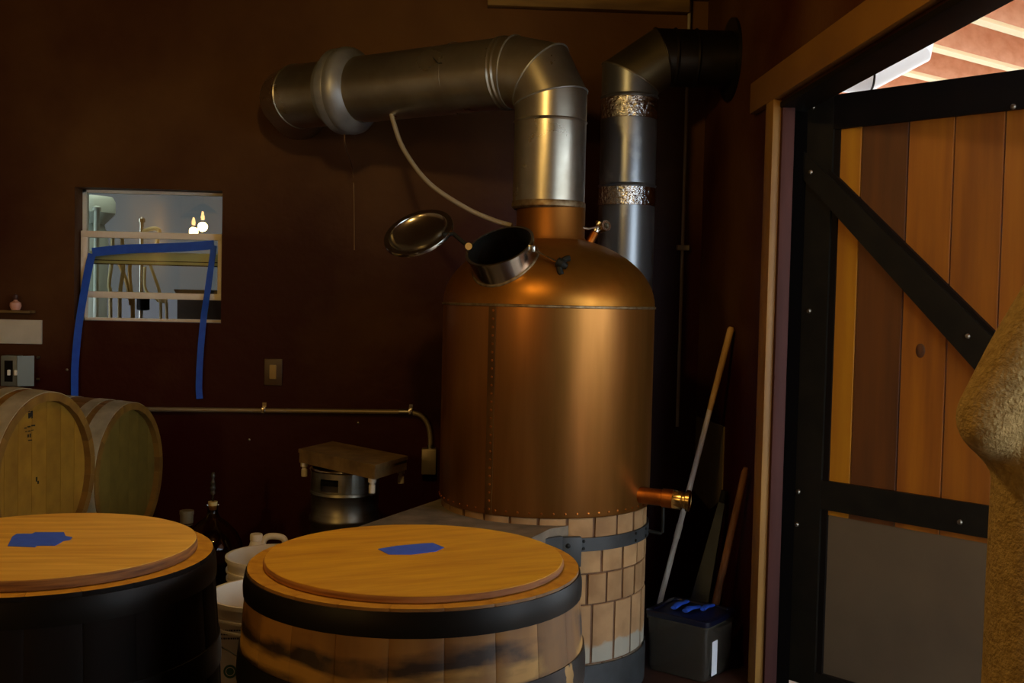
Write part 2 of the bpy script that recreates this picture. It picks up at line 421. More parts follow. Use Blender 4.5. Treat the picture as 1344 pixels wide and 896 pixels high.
def wall_with_hole(lo, hi, h0, h1, axis):
    mb = MB()
    a0, a1 = lo[axis], hi[axis]
    def bx(p, q, z0, z1):
        l = list(lo); h = list(hi); l[axis] = p; h[axis] = q; l[2] = z0; h[2] = z1; mb.box(l, h)
    bx(a0, h0[0], lo[2], hi[2]); bx(h1[0], a1, lo[2], hi[2])
    if h0[1] > lo[2]: bx(h0[0], h1[0], lo[2], h0[1])
    bx(h0[0], h1[0], h1[1], hi[2]); return mb

struct('floor', MB().box((XL, YF, -0.1), (XR + 0.12, YB + WT, 0)), 'floor', 'dark stained concrete floor of the distillery', 'floor')
struct('ceiling', MB().box((XL, YF, ZC), (XR + 0.12, YB + WT, ZC + 0.1)), 'ceiling', 'dark timber ceiling above the still', 'ceiling')
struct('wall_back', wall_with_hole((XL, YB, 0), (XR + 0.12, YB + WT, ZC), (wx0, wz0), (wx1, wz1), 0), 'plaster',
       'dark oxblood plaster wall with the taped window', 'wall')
DOOR_Y0, DOOR_Y1, DOOR_Z = 0.9, 3.87, 2.15
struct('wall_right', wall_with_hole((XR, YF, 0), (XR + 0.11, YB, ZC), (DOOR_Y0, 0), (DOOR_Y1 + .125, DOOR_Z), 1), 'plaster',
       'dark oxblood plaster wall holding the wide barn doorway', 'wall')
struct('wall_left', MB().box((XL - 0.1, YF, 0), (XL, YB + WT, ZC)), 'room_plaster', 'pale plaster side wall behind the lying barrels', 'wall')
struct('wall_front', MB().box((XL, YF - 0.1, 0), (XR + 0.12, YF, ZC)), 'room_plaster', 'pale plaster wall facing the copper still', 'wall')
# joist-like board where the ceiling meets the back wall
bp0, bp1 = hit_y(640, 7, YB - 0.05), hit_y(905, 7, YB - 0.05)
struct('trim_1', MB().box((bp0.x, YB - 0.06, bp0.z), (bp1.x, YB, ZC), bev=0.003), 'beam', 'dim timber board along the top of the back wall', 'trim')
# doorway timber
hx = XR - 0.03
h_top, h_bot = hit_x(985, 110, hx), hit_x(985, 149, hx)
struct('trim_2', MB().box((hx, DOOR_Y0 - 0.2, h_bot.z), (XR, h_top.y, h_top.z), bev=0.003), 'header', 'long pine header board over the barn doorway', 'trim')
c_far = hit_x(997, 400, hx).y
struct('trim_3', MB().box((hx, DOOR_Y1, 0), (XR, c_far, h_bot.z), bev=0.002), 'casing', 'upright pine casing board beside the barn doorway', 'trim')
struct('trim_4', MB().box((XR + 0.0, DOOR_Y1 - 0.018, 0), (XR + 0.045, DOOR_Y1 + .124, DOOR_Z - .021), bev=0.002), 'jamb', 'purple-brown door jamb lining beside the barn door', 'trim')
struct('trim_5', MB().box((XR - 0.005, DOOR_Y0, DOOR_Z - 0.02), (XR + 0.11, DOOR_Y1 + .124, DOOR_Z), bev=0.002), 'black_edge', 'dark lintel lining under the pine header board', 'trim')

struct('gap_shade_strip', MB().box((XR + 0.046, DOOR_Y1 + .055, 0), (XR + 0.115, DOOR_Y1 + .124, DOOR_Z - .021)), 'gap_shade', 'added strip painted black as gap shade behind the door jamb lining', 'trim')  # added strip: stops the light leak, colour carries the gap's shade
# ------------------------------------------------------------------ window
yf = YB + 0.095
win = thing('window_1', 'tan framed window with open glass sash in the back wall', 'window', ((wx0 + wx1) / 2, yf, wz0), kind='structure')
def wp(px, py, y=yf): return hit_y(px, py, y)
fr = MB()
t = 0.016
fr.box((wx0, yf + .01, wz0), (wx0 + t, yf + .05, wz1)); fr.box((wx1 - t, yf + .01, wz0), (wx1, yf + .05, wz1))
fr.box((wx0, yf + .01, wz0), (wx1, yf + .05, wz0 + .012)); fr.box((wx0, yf + .01, wz1 - .014), (wx1, yf + .05, wz1))
obj('window_frame', fr, 'vinyl', win)
s0, s1 = wp(104, 390), wp(290, 307.5)
sz0, sz1 = s0.z, s1.z
sm = 0.030
sash = MB()
sx0, sx1 = wx0 + 0.004, wx1 - 0.004
sash.box((sx0, yf - .025, sz0), (sx0 + sm, yf + .01, sz1), bev=.002); sash.box((sx1 - sm, yf - .025, sz0), (sx1, yf + .01, sz1), bev=.002)
sash.box((sx0, yf - .026, sz0), (sx1, yf + .01, sz0 + sm), bev=.002); sash.box((sx0, yf - .026, sz1 - sm), (sx1, yf + .01, sz1), bev=.002)
so = obj('sash', sash, 'vinyl', win)
obj('pane', MB().box((sx0 + sm, yf - .009, sz0 + sm), (sx1 - sm, yf - .005, sz1 - sm)), 'glass', so)
obj('pane', MB().box((wx0 + t, yf + .028, sz1), (wx1 - t, yf + .032, wz1 - .014)), 'glass', win)
rail_z = wp(200, 337).z
bl = MB().box((sx0 + sm, yf + .018, rail_z - 0.035), (sx1 - sm, yf + .034, rail_z + 0.022))
rl = obj('meeting_rail', bl, 'shelf_green', win)
obj('gasket', MB().box((sx0 + sm, yf + .016, rail_z - 0.040), (sx1 - sm, yf + .020, rail_z - 0.035)).box((sx0 + sm, yf + .015, rail_z - 0.022), (sx1 - sm, yf + .019, rail_z - 0.018)), 'black_edge', rl)

# room behind the window
BX0, BX1, BY1 = -4.6, 0.2, 8.2
for nm_, lo_b, hi_b, lb_ in (('wall_beyond_back', (BX0, BY1, 0), (BX1, BY1 + .1, 2.84), 'grey-blue far wall of the room beyond the window'),
        ('wall_beyond_left', (BX0 - .1, YB + WT, 0), (BX0, BY1 + .1, 2.84), 'grey-blue side wall beyond the window near the tank'),
        ('wall_beyond_right', (BX1, YB + WT, 0), (BX1 + .1, BY1 + .1, 2.84), 'grey-blue side wall beyond the window behind the still'),
        ('floor_beyond', (BX0, YB + WT, -.1), (BX1, BY1 + .1, 0), 'grey floor of the room beyond the window'),
        ('ceiling_beyond', (BX0, YB + WT, 2.84), (BX1, BY1 + .1, 2.94), 'grey ceiling of the room beyond the window')):
    struct(nm_, MB().box(lo_b, hi_b), 'backroom', lb_, nm_.split('_')[0])
# ------------------------------------------------------------------ outdoors
struct('ground_outside', MB().box((XR + 0.12, -14, -0.12), (22, 22, -0.02)), 'outdoor', 'pale yard outside the barn door', 'ground')

# ================================================================== BARN DOOR
H0 = Vector((hit_x(1050, 400, 1.265).x, hit_x(1050, 400, 1.265).y, 0))
DA = math.radians(40.4)
dd = Vector((math.sin(DA), -math.cos(DA), 0))          # along the leaf, away from the hinge
dn = Vector((-math.cos(DA), -math.sin(DA), 0))         # towards the room
def dhit(px, py, off=0.0):
    p = hit_plane(px, py, H0 + dn * off, dn); q = p - H0; return q.dot(dd), p.z
def dpt(t, z, off=0.0): return H0 + dd * t + dn * off + Vector((0, 0, z))
def dslab(pts, o0, o1):
    return MB().prism([dpt(a, z, o0) for a, z in pts], dn * (o1 - o0))
DWID = 1.22
ztop = dhit(1100, 124)[1]
door = thing('door_1', 'black framed barn door with orange planks swung open outside', 'door', (H0.x, H0.y, 0.02), kind='structure')
t_st = dhit(1087, 400)[0]                                # inner edge of the hinge stile
rail_t = dhit(1110, 168)[1]; mid_t = dhit(1080, 630)[1]; mid_b = dhit(1080, 668)[1]
pw = [dhit(x, 300)[0] for x in (1091, 1125, 1186, 1246, 1312)]
edges = pw + [pw[-1] + (pw[-1] - pw[-2]) * k for k in (1, 2, 3, 4)]
edges = [e for e in edges if e < DWID - 0.06] + [DWID - 0.04]
for i in range(len(edges) - 1):
    a, b_ = edges[i] + 0.0015, edges[i + 1] - 0.0015
    z0, z1 = mid_b - 0.02, rail_t + 0.05
    mbp = MB().prism([dpt(a + .002, z0, -.012), dpt(b_ - .002, z0, -.012), dpt(b_, z0, -.016), dpt(b_, z0, -.034), dpt(a, z0, -.034), dpt(a, z0, -.016)], Vector((0, 0, z1 - z0)))
    obj('plank', mbp, 'plank%d' % min(i, 5) if i < 6 else 'plank%d' % (2 + i % 3), door)
# knot in the third plank
kt, kz = dhit(1208, 460, -.012)
kn = MB()
kn.rings([[dpt(kt + math.cos(2 * PI * i / 20) * .018 * k, kz + math.sin(2 * PI * i / 20) * .026 * k, o) for i in range(20)] for k, o in ((1.0, -.0125), (.8, -.0105), (.3, -.0102))])
obj('knot', kn, mat('knot_wood', (84, 44, 14), 0.6, 0, (52, 26, 8), (60, 60, 30), 4), door)
obj('lower_panel', dslab([(t_st - .02, 0.04), (DWID - .04, 0.04), (DWID - .04, mid_t), (t_st - .02, mid_t)], -.034, -.016), 'sheet', door)
stile = dslab([(0, 0.02), (t_st, 0.02), (t_st, ztop), (0, ztop)], -.02, .008)
so_ = obj('hinge_stile', stile, 'black_paint', door)
obj('stile_edge', dslab([(t_st, 0.02), (t_st + .022, 0.02), (t_st + .022, ztop), (t_st, ztop)], -.036, -.004), 'black_edge', so_)
obj('stile', dslab([(DWID - .12, 0.02), (DWID, 0.02), (DWID, ztop), (DWID - .12, ztop)], -.02, .008), 'black_paint', door)
obj('top_rail', dslab([(t_st + .001, rail_t), (DWID - .121, rail_t), (DWID - .121, ztop), (t_st + .001, ztop)], -.02, .006), 'black_edge', door)
obj('middle_rail', dslab([(t_st + .001, mid_b), (DWID - .121, mid_b), (DWID - .121, mid_t), (t_st + .001, mid_t)], -.02, .006), 'black_paint', door)
obj('bottom_rail', dslab([(t_st + .001, 0.02), (DWID - .121, 0.02), (DWID - .121, 0.075), (t_st + .001, 0.075)], -.02, .006), 'black_paint', door)
b1, b2, b3, b4 = dhit(1056, 198, .01), dhit(1316, 455, .01), dhit(1296, 502, .01), dhit(1056, 236, .01)
ux, uz = b2[0] - b1[0], b2[1] - b1[1]
kk = (DWID - .13 - b1[0]) / ux
e_top = (b1[0] + ux * kk, b1[1] + uz * kk); e_bot = (b4[0] + (b3[0] - b4[0]) * kk * 1.08, b4[1] + (b3[1] - b4[1]) * kk * 1.08)
if e_bot[0] > DWID - .02: e_bot = (DWID - .02, e_bot[1])
obj('diagonal_brace', dslab([b4, e_bot, e_top, b1], .009, .02), 'black_paint', door)
obj('brace_edge', dslab([(b1[0] + .10, b1[1] + uz / ux * .10), e_top, (e_top[0], e_top[1] + .02), (b1[0] + .10, b1[1] + uz / ux * .10 + .02)], -.02, .0085), 'black_edge', door)
for px, py, o in ((1067, 141, .008), (1064, 226, .02), (1062, 408, .008), (1270, 441, .02), (1260, 685, .006), (1048, 645, .008), (1046, 688, .008), (1330, 140, .006)):
    a, z = dhit(px, py, o); p = dpt(a, z, o)
    obj('bolt', MB().lathe([(.009, 0), (.009, .004), (.006, .008), (.0001, .009)], 12, p, dn), 'bolt', door)
for z in (0.35, 1.2, 2.0):
    obj('hinge', MB().cyl(dpt(-.012, z - .06, -.012), dpt(-.012, z + .06, -.012), .012, 12), 'black_paint', door)

# ================================================================== STILL FURNACE (brick ring, straps, firebox)
SX, SY = 0.345, 4.10
BR = 0.392
furn = thing('brick_furnace', 'round cream brick furnace base strapped with blue-grey steel under the still', 'furnace', (SX, SY, 0))
Z_COP = 0.662
obj('mortar_core', MB().lathe([(BR - .008, 0.0), (BR - .008, Z_COP - .004)], 72, (SX, SY, 0)), 'mortar', furn)
def brick_mesh(h, ang, depth=.03):
    mb = MB(); n = 4; g = .0055
    def ring(z, da, dr): return [Vector(((BR - dr) * math.sin(a), -(BR - dr) * math.cos(a), z)) for a in [(-ang / 2 + da) + (ang - 2 * da) * i / n for i in range(n + 1)]]
    ga = g / BR; b_ = .003; ba = b_ / BR
    # outer grid, chamfered edges
    R0 = ring(-h / 2 + g / 2, ga + ba * .2, b_); R1 = ring(-h / 2 + g / 2 + b_, ga + ba * .0, 0); R2 = ring(h / 2 - g / 2 - b_, ga, 0); R3 = ring(h / 2 - g / 2, ga + ba * .2, b_)
    for R in (R1, R2):
        R[0] = ring(0, ga, b_)[0].copy(); R[0].z = R[1].z; R[n] = ring(0, ga, b_)[n].copy(); R[n].z = R[1].z
    In0 = [Vector((p.x * (BR - depth) / BR, p.y * (BR - depth) / BR, p.z)) for p in R0]; In1 = [Vector((p.x * (BR - depth) / BR, p.y * (BR - depth) / BR, p.z)) for p in R3]
    rows = [In0, R0, R1, R2, R3, In1]; vs = [p for r in rows for p in r]; k = n + 1; fs = []
    for j in range(5):
        for i in range(n): fs.append((j * k + i, j * k + i + 1, (j + 1) * k + i + 1, (j + 1) * k + i))
    fs.append(tuple(j * k for j in range(6))); fs.append(tuple(j * k + n for j in range(5, -1, -1)))
    mb.add(vs, fs); return mb.mesh('brick', Vector(), 0.35)
rows = [(Z_COP, 0.572, 24, 0.0, 'brick'), (0.572, 0.462, 24, 0.35, 'brick'), (0.462, 0.352, 30, 0.1, 'brick'), (0.352, 0.140, 24, 0.0, 'brick_low'), (0.14, 0.03, 24, .5, 'brick_low')]
for zt, zb, n, ph, m in rows:
    me = brick_mesh(zt - zb, 2 * PI / n); me.materials.append(M[m])
    for i in range(n):
        o = local('brick', me, furn, (0, 0, (zt + zb) / 2), (0, 0, (i + ph) * 2 * PI / n))
        o.scale = (1 + random.uniform(-.004, .004),) * 2 + (1,)
def band(z0, z1, r, th=.006):
    return MB().lathe([(r, z0), (r + th, z0), (r + th, z1), (r, z1)], 96, (SX, SY, 0), close=True)
obj('lower_strap', band(0.0, 0.138, BR + .001, .007), 'strap', furn)
a0 = math.radians(2); a1 = math.radians(150)
def arc_band(z0, z1, r0, r1, a0, a1, n=48, f=None):
    rs = []
    for i in range(n + 1):
        a = a0 + (a1 - a0) * i / n; d = Vector((math.sin(a), -math.cos(a), 0)); c = Vector((SX, SY, 0))
        dz = f(i / n) if f else 0
        rs.append([c + d * r0 + Vector((0, 0, z0 + dz)), c + d * r1 + Vector((0, 0, z0 + dz)), c + d * r1 + Vector((0, 0, z1 + dz)), c + d * r0 + Vector((0, 0, z1 + dz))])
    return MB().rings(rs)
st = obj('upper_strap', arc_band(0.545, 0.592, BR + .001, BR + .009, math.radians(12), math.radians(170)), 'strap', furn)
# handle loop on the strap at the right
ha = math.radians(76); hd = Vector((math.sin(ha), -math.cos(ha), 0)); hc = Vector((SX, SY, 0))
hp = [hc + hd * (BR + .005) + Vector((0, 0, .56)), hc + hd * (BR + .055) + Vector((0, 0, .552)), hc + hd * (BR + .062) + Vector((0, 0, .56)), hc + hd * (BR + .062) + Vector((0, 0, .655)), hc + hd * (BR + .055) + Vector((0, 0, .662)), hc + hd * (BR + .012) + Vector((0, 0, .66))]
obj('strap_handle', MB().tube(hp, .007, 10), 'dark_iron', st)
for a in (16, 52, 66):
    p = hc + Vector((math.sin(math.radians(a)), -math.cos(math.radians(a)), 0)) * (BR + .009)
    d = (p - hc).normalized()
    for dz in (.556, .582): obj('rivet', MB().lathe([(.006, 0), (.005, .003), (.0001, .004)], 10, p + Vector((0, 0, dz)), d), 'dark_iron', st)
# firebox with slab top, pointing away from the ring towards the barrels
fd = Vector((-.455, -.89, 0)).normalized(); fp = Vector((-fd.y, fd.x, 0)); fp = fp if fp.x > 0 else -fp
FZ = 0.637
def fpt(l, w_, z): return hc + fd * l + fp * w_ + Vector((0, 0, z))
obj('firebox', MB().prism([fpt(.30, -.36, 0), fpt(.98, -.36, 0), fpt(.98, .17, 0), fpt(.36, .17, 0)], (0, 0, FZ - .045)), 'brick', furn)
arc = []
for i in range(17):
    a = math.radians(-118 + i * 118 / 16 + 8); arc.append(hc + Vector((math.sin(a), -math.cos(a), 0)) * (BR + .001))
slabpoly = [fpt(1.0, -.39, 0), fpt(1.0, .19, 0), fpt(.40, .19, 0)] + [p for p in reversed(arc)]
obj('slab_top', MB().prism([p + Vector((0, 0, FZ - .045)) for p in slabpoly], (0, 0, .045)), 'slab', furn)
pb = hc + Vector((math.sin(math.radians(9)), -math.cos(math.radians(9)), 0)) * (BR + .012)
brk = MB().box((pb.x - .045, pb.y - .03, .50), (pb.x + .035, pb.y - .008, .605), rz=.15, bev=.004)
bo = obj('strap_bracket', brk, 'strap', furn)
brk2 = MB().prism([Vector((pb.x - .04, pb.y - .028, .61)), Vector((pb.x - .15, pb.y - .10, .61)), Vector((pb.x - .15, pb.y - .10, .52)), Vector((pb.x - .04, pb.y - .028, .50))], (0.008, -.012, 0))
obj('bracket_flange', brk2, 'strap', bo)
for dz in (.575, .54): obj('rivet', MB().lathe([(.009, 0), (.008, .004), (.0001, .006)], 12, (pb.x - .012, pb.y - .031, dz), (0.15, -1, 0)), 'dark_iron', bo)

# ================================================================== COPPER POT STILL
still = thing('copper_pot_still', 'large riveted copper pot still with domed top and open manhole', 'still', (SX, SY, Z_COP))
R = 0.401; ZS = 1.398; DH = 0.262
obj('pot', MB().lathe([(R - .004, Z_COP), (R, Z_COP + .006), (R, ZS - .004), (R - .003, ZS)], 128, (SX, SY, 0), cap1=False), 'copper', still)
NR = 0.130
prof = [(R * math.cos(a), ZS + .001 + DH * math.sin(a)) for a in [i / 80 * math.acos(NR / R) for i in range(81)]]
obj('dome', MB().lathe([(R + .002, ZS - .004)] + prof, 256, (SX, SY, 0), cap0=False, cap1=False), 'copper_dome', still)
obj('dome_seam', MB().lathe([(R + .0005, ZS - .006), (R + .0045, ZS - .004), (R + .0045, ZS + .002), (R + .0005, ZS + .004)], 128, (SX, SY, 0), close=True), 'solder', still)
ZN0 = ZS + DH * math.sin(math.acos(NR / R)); ZN1 = 1.785
nk = obj('neck', MB().lathe([(NR + .006, ZN0 - .004), (NR + .004, ZN0 + .004), (NR, ZN0 + .01), (NR, ZN1)], 72, (SX, SY, 0)), 'copper_neck', still)
# lapped vertical seam with rivets
sa = math.asin((640 - 716) / 140.0)
lap = MB(); rs = []
for i in range(5):
    a = sa - .05 + .07 * i / 4; d = Vector((math.sin(a), -math.cos(a), 0))
    rs.append([hc + d * (R - .001) + Vector((0, 0, Z_COP)), hc + d * (R + .0050) + Vector((0, 0, Z_COP)), hc + d * (R + .0050) + Vector((0, 0, ZS - .006)), hc + d * (R - .001) + Vector((0, 0, ZS - .006))])
lo_ = obj('lap_seam', lap.rings(rs), mat('tarnished_lap', (134, 94, 42), 0.42, 0.82, (96, 66, 30), (10, 10, 4), 6), still)
rv = MB(); dsa = Vector((math.sin(sa - .005), -math.cos(sa - .005), 0))
for i in range(25):
    rv.lathe([(.0048, 0), (.004, .002), (.0001, .003)], 8, hc + dsa * (R + .0048) + Vector((0, 0, Z_COP + .02 + i * .029)), dsa)
for i in range(60):
    a = 2 * PI * i / 60; d = Vector((math.sin(a), -math.cos(a), 0))
    rv.lathe([(.0048, 0), (.004, .002), (.0001, .003)], 8, hc + d * R + Vector((0, 0, Z_COP + .016)), d)
ro = obj('rivets', rv, 'copper_dull', still); ro['kind'] = 'stuff'
# manhole collar on the dome
mo = Vector((-.185, -.25, 0)); mr = mo.length; mz = ZS + DH * math.sqrt(1 - (mr / R) ** 2)
mc = hc + mo + Vector((0, 0, mz))
mn = Vector((-.335, -.50, .80)).normalized()
mcr = .122
# the dome is cut open under the collar
dome_o = [c for c in still.children if c.name.startswith('dome') and 'seam' not in c.name][0]
bmd = bmesh.new(); bmd.from_mesh(dome_o.data); org_ = ORG[still.name]
kill = [f for f in bmd.faces if ((lambda q: (q - mn * q.dot(mn)).length)(f.calc_center_median() + org_ - mc) < mcr - .001 and (f.calc_center_median() + org_ - mc).dot(mn) > -.12)]
bmesh.ops.delete(bmd, geom=kill, context='FACES'); bmd.to_mesh(dome_o.data); bmd.free()
mh = obj('manhole_collar', MB().lathe([(mcr - .004, -.09), (mcr, -.09), (mcr, .044), (mcr + .005, .046), (mcr + .005, .054), (mcr - .005, .054), (mcr - .006, -.02), (mcr - .006, -.09)], 72, mc, mn, close=True), 'steel', still)
wu, ww = frame(mn); bead = []
for i in range(64):
    a = 2 * PI * i / 64; base = mc + (wu * math.cos(a) + ww * math.sin(a)) * (mcr + .001)
    tt = .06
    while tt > -.12:
        q = base + mn * tt
        if q.z <= ZS + .001 + DH * math.sqrt(max(0, 1 - ((q - hc).xy.length / R) ** 2)): break
        tt -= .001
    bead.append(base + mn * tt)
obj('weld_bead', MB().tube(bead, .0055, 8, closed=True), 'solder', mh)
# swung-open lid
lc = hit_y(550, 307, 3.98)
ln = Vector((-.30, -.60, .74)).normalized()
lid = obj('manhole_lid', MB().lathe([(.0001, -.020), (.05, -.017), (.09, -.008), (.110, .004), (.113, .010), (.131, .012), (.133, .006), (.133, .0), (.118, -.006), (.09, -.020), (.05, -.028), (.0001, -.031)], 72, lc, ln), 'steel', still)
mu = Vector((0, 0, 1)).cross(mn).normalized()
hg = mc - mu * (mcr + .004) * (1 if mu.x > 0 else -1) + mn * .05
sgn = 1 if mu.x > 0 else -1
lid_edge = lc + mu * sgn * .128
obj('hinge_arm', MB().tube([lid_edge - Vector((.02, 0, .004)), lid_edge + Vector((.02, .01, .0)), hg + Vector((-.02, .01, .012)), hg], .008, 10), 'dark_iron', lid)
obj('hinge', MB().cyl(hg - Vector((0.005, .03, 0)), hg + Vector((0.005, .03, 0)), .013, 14), 'steel', mh)
obj('lid_handle', MB().tube(catmull([lc - mu * .04 - ln * .024, lc - mu * .03 - ln * .05, lc + mu * .03 - ln * .05, lc + mu * .04 - ln * .024], 5), .005, 8), 'steel', lid)
# clamp rod with a dark wing knob
def dome_z(dx, dy): return ZS + DH * math.sqrt(max(0, 1 - (dx * dx + dy * dy) / R / R))
k0 = mc + mu * sgn * (mcr + .004) + mn * .04
d_ = ray(736, 346); kp = None
for i in range(6000):
    p = CAM + d_ * (3.4 + i * .0001); q = p - hc
    if q.xy.length < R and p.z < dome_z(q.x, q.y): kp = p - d_ * .022; break
cl = obj('clamp_rod', MB().cyl(k0, kp, .004, 10), 'steel', still)
kd = (kp - k0).normalized()
kn = MB().lathe([(.010, -.018), (.018, -.014), (.019, .006), (.013, .014), (.010, .024), (.0001, .026)], 16, kp, kd)
ksd = kd.cross(Vector((0, -1, .3))).normalized()
for s_ in (-1, 1): kn.tube(catmull([kp + ksd * s_ * .008, kp + ksd * s_ * .024 + kd * .008, kp + ksd * s_ * .034 + kd * .02], 4), [.011] * 8 + [.009], 8)
obj('wing_knob', kn, 'dark_iron', cl)
obj('clamp_lug', MB().box(k0 - Vector((.012, .012, .012)), k0 + Vector((.012, .012, .012)), bev=.003), 'steel', cl)
# vent valve by the neck
v0 = hit_y(772, 322, SY - .02); v1 = hit_y(781, 305, SY - .02); v2 = hit_y(793, 297, SY - .03)
vs_ = obj('valve_stub', MB().cyl(v0 - (v1 - v0) * .6, v1, .016, 16), 'copper_dull', still)
vb = obj('valve_body', MB().lathe([(.012, 0), (.017, .004), (.017, .012), (.012, .016), (.010, .03), (.018, .032), (.018, .042), (.012, .046)], 20, v1, (v1 - v0)), 'steel', vs_)
obj('valve_lever', MB().tube([v1 + Vector((0, -.01, .02)), hit_y(772, 300, SY - .04), hit_y(763, 298, SY - .05)], [.005, .005, .007], 10), 'steel', vs_)
od = Vector((.45, -.8, .2)).normalized()
obj('valve_outlet', MB().cyl(v1 + Vector((.004, -.004, .03)), v2, .011, 14).lathe([(.010, -.02), (.021, -.02), (.021, .014), (.012, .014), (.012, -.004), (.010, -.004)], 24, v2, od, close=True), 'steel', vs_)
# spirit outlet pipe
o0 = hit_y(828, 648, SY - .21); o1 = hit_y(887, 655, SY - .27); o2 = hit_y(907, 658, SY - .29)
oax = (o1 - o0).normalized()
op = obj('outlet_pipe', MB().cyl(o0 - oax * .05, o1, .030, 28).lathe([(.032, 0), (.034, .002), (.034, .05), (.032, .052)], 28, o1 - oax * .05, oax), 'copper_dull', still)
oax2 = Vector((.80, -.60, -.02)).normalized()
obj('coupling', MB().lathe([(.024, -.012), (.034, -.010), (.036, -.004), (.036, .022), (.031, .026), (.031, .034), (.038, .038), (.038, .050), (.030, .052), (.028, .050), (.028, .0), (.024, 0)], 36, o1, oax, close=True), 'brass', op)

# ================================================================== VAPOUR DUCT
DR = 0.136
ang = math.radians(58)
da = Vector((-math.sin(ang), math.cos(ang), 0))
zc0 = hit_y(715, 90, SY).z
pA = Vector((SX - .010, SY, ZN1 - .012)); 
pB = Vector((SX - .010, SY, zc0 - .085))
corner = Vector((SX - .010, SY, zc0))
pC = corner + da * .075 + Vector((0, 0, .0))
mid = (pB + pC) / 2 + (corner - (pB + pC) / 2) * .36
q1 = corner + da * .20
s_end = 1.22
pE = corner + da * s_end + Vector((0, 0, -.018))
pE2 = pE + (da + Vector((0, 1, 0))).normalized() * .10
pW = Vector((pE2.x - .01, YB + .05, pE2.z))
duct = thing('vapour_duct', 'fat galvanised duct bending from the still neck to the back wall', 'duct', (SX, SY, ZN1))
mid1 = pB.lerp(corner, .55) + da * .022
mid2 = corner + da * .045 - Vector((0, 0, .012))
path = [pA, Vector((SX - .010, SY, zc0 - .115)), Vector((SX - .010, SY, zc0)) + da * .045 - Vector((0, 0, .03)), Vector((SX - .010, SY, zc0)) + da * .16, pE, pE2, pW]
segs, loops = mitre(path, DR)
names = ['upright_duct', 'elbow_gore', 'elbow_gore', 'long_duct', 'end_elbow', 'wall_stub']
for nm, sg in zip(names, segs): obj(nm, sg, 'galv', duct)
for i, lp in enumerate(loops[1:4]):
    obj('seam_bead', MB().tube(lp[0], .004, 8, closed=True), 'mastic', duct)
obj('seam_bead', MB().tube(loops[4][0], .004, 8, closed=True), 'galv', duct)
dl = (path[4] - path[3]).normalized()
for off in (.03, .05): obj('rolled_bead', MB().lathe([(DR, -.006), (DR + .005, 0), (DR, .006)], 56, path[3] + dl * off, dl, cap0=False, cap1=False), 'galv', duct)
obj('rolled_bead', MB().lathe([(DR, -.006), (DR + .004, 0), (DR, .006)], 56, pA + Vector((0, 0, .315)), (0, 0, 1), cap0=False, cap1=False), 'galv', duct)
obj('solder_ring', MB().lathe([(NR, -.014), (DR + .004, -.006), (DR + .004, .008), (DR, .016)], 56, pA, (0, 0, 1), cap0=False, cap1=False), 'solder', duct)
# collar
cp = corner + da * .955 + Vector((0, 0, -.014))
obj('sealed_collar', MB().lathe([(DR - .002, -.062), (DR + .004, -.060), (DR + .016, -.050), (DR + .034, -.036), (DR + .043, -.022), (DR + .045, -.008), (DR + .043, .006), (DR + .039, .008), (DR + .042, .012), (DR + .042, .046), (DR + .036, .050), (DR + .020, .056), (DR + .016, .084), (DR - .002, .090)], 72, cp, da, cap0=False, cap1=False), 'mastic', duct, angle=.9)
# twist of wire / seam half way along the duct
tw = hit_plane(600, 92, corner - Vector((0, 0, 0)), Vector((da.y, -da.x, 0)))
sp = corner + da * ((tw - corner).dot(da))
obj('lap_joint', MB().lathe([(DR, -.003), (DR + .002, -.002), (DR + .002, .002), (DR, .003)], 56, sp, da, cap0=False, cap1=False), 'galv', duct)
nv = Vector((da.y, -da.x, 0)); nv = nv if nv.y < 0 else -nv
ts = sp + nv * (DR + .003) + Vector((0, 0, .03))
obj('wire_twist', MB().tube(catmull([ts + Vector((-.02, 0, .02)), ts, ts + Vector((.012, 0, .0)), ts + Vector((.03, 0, -.006))], 4), .0022, 6), 'dark_iron', duct)

# ================================================================== FLUE BEHIND THE STILL
FR, FY = 0.120, 4.62
fx = hit_y(823, 250, FY).x
fz = hit_y(880, 82, FY).z
flue = thing('flue_pipe', 'galvanised flue pipe with foil taped joints rising behind the still', 'flue', (fx, FY, 0))
e = .075
fpath = [Vector((fx, FY, 0.0)), Vector((fx, FY, fz - e)), Vector((fx + e + .06, FY, fz + .02)), Vector((XR + .30, FY, fz + .02))]
fs_, fl_ = mitre(fpath, FR)
obj('riser', fs_[0], 'galv_flue', flue)
obj('elbow_gore', fs_[1], 'elbow_dull', flue)
obj('cross_pipe', fs_[2], 'black_pipe', flue)
obj('seam_bead', MB().tube(fl_[1][0], .004, 8, closed=True), 'galv', flue)
obj('seam_bead', MB().tube(fl_[1][1], .004, 8, closed=True), 'black_pipe', flue)
for py0, py1 in ((124, 152), (243, 268)):
    z1, z0 = hit_y(823, py0, FY - FR).z, hit_y(823, py1, FY - FR).z
    obj('foil_tape', MB().lathe([(FR + .0005, z0), (FR + .0022, z0 + .002), (FR + .003, (z0 + z1) / 2), (FR + .0022, z1 - .002), (FR + .0005, z1)], 72, (fx, FY, 0), cap0=False, cap1=False), 'foil', flue)
    obj('rolled_bead', MB().lathe([(FR, z1 + .001), (FR + .005, z1 + .008), (FR, z1 + .015)], 72, (fx, FY, 0), cap0=False, cap1=False), 'galv_flue', flue)
lp_ = hit_y(799, 226, FY - FR)
obj('rating_label', MB().lathe([(FR + .001, lp_.z - .012), (FR + .001, lp_.z + .012)], 72, (fx, FY, 0), cap0=False, cap1=False), 'galv_flue', flue)
obj('wall_collar', MB().lathe([(FR, -.012), (FR + .055, -.012), (FR + .055, 0), (FR, 0)], 56, (XR - .001, FY, fz + .02), (1, 0, 0), close=True), 'black_pipe', flue)
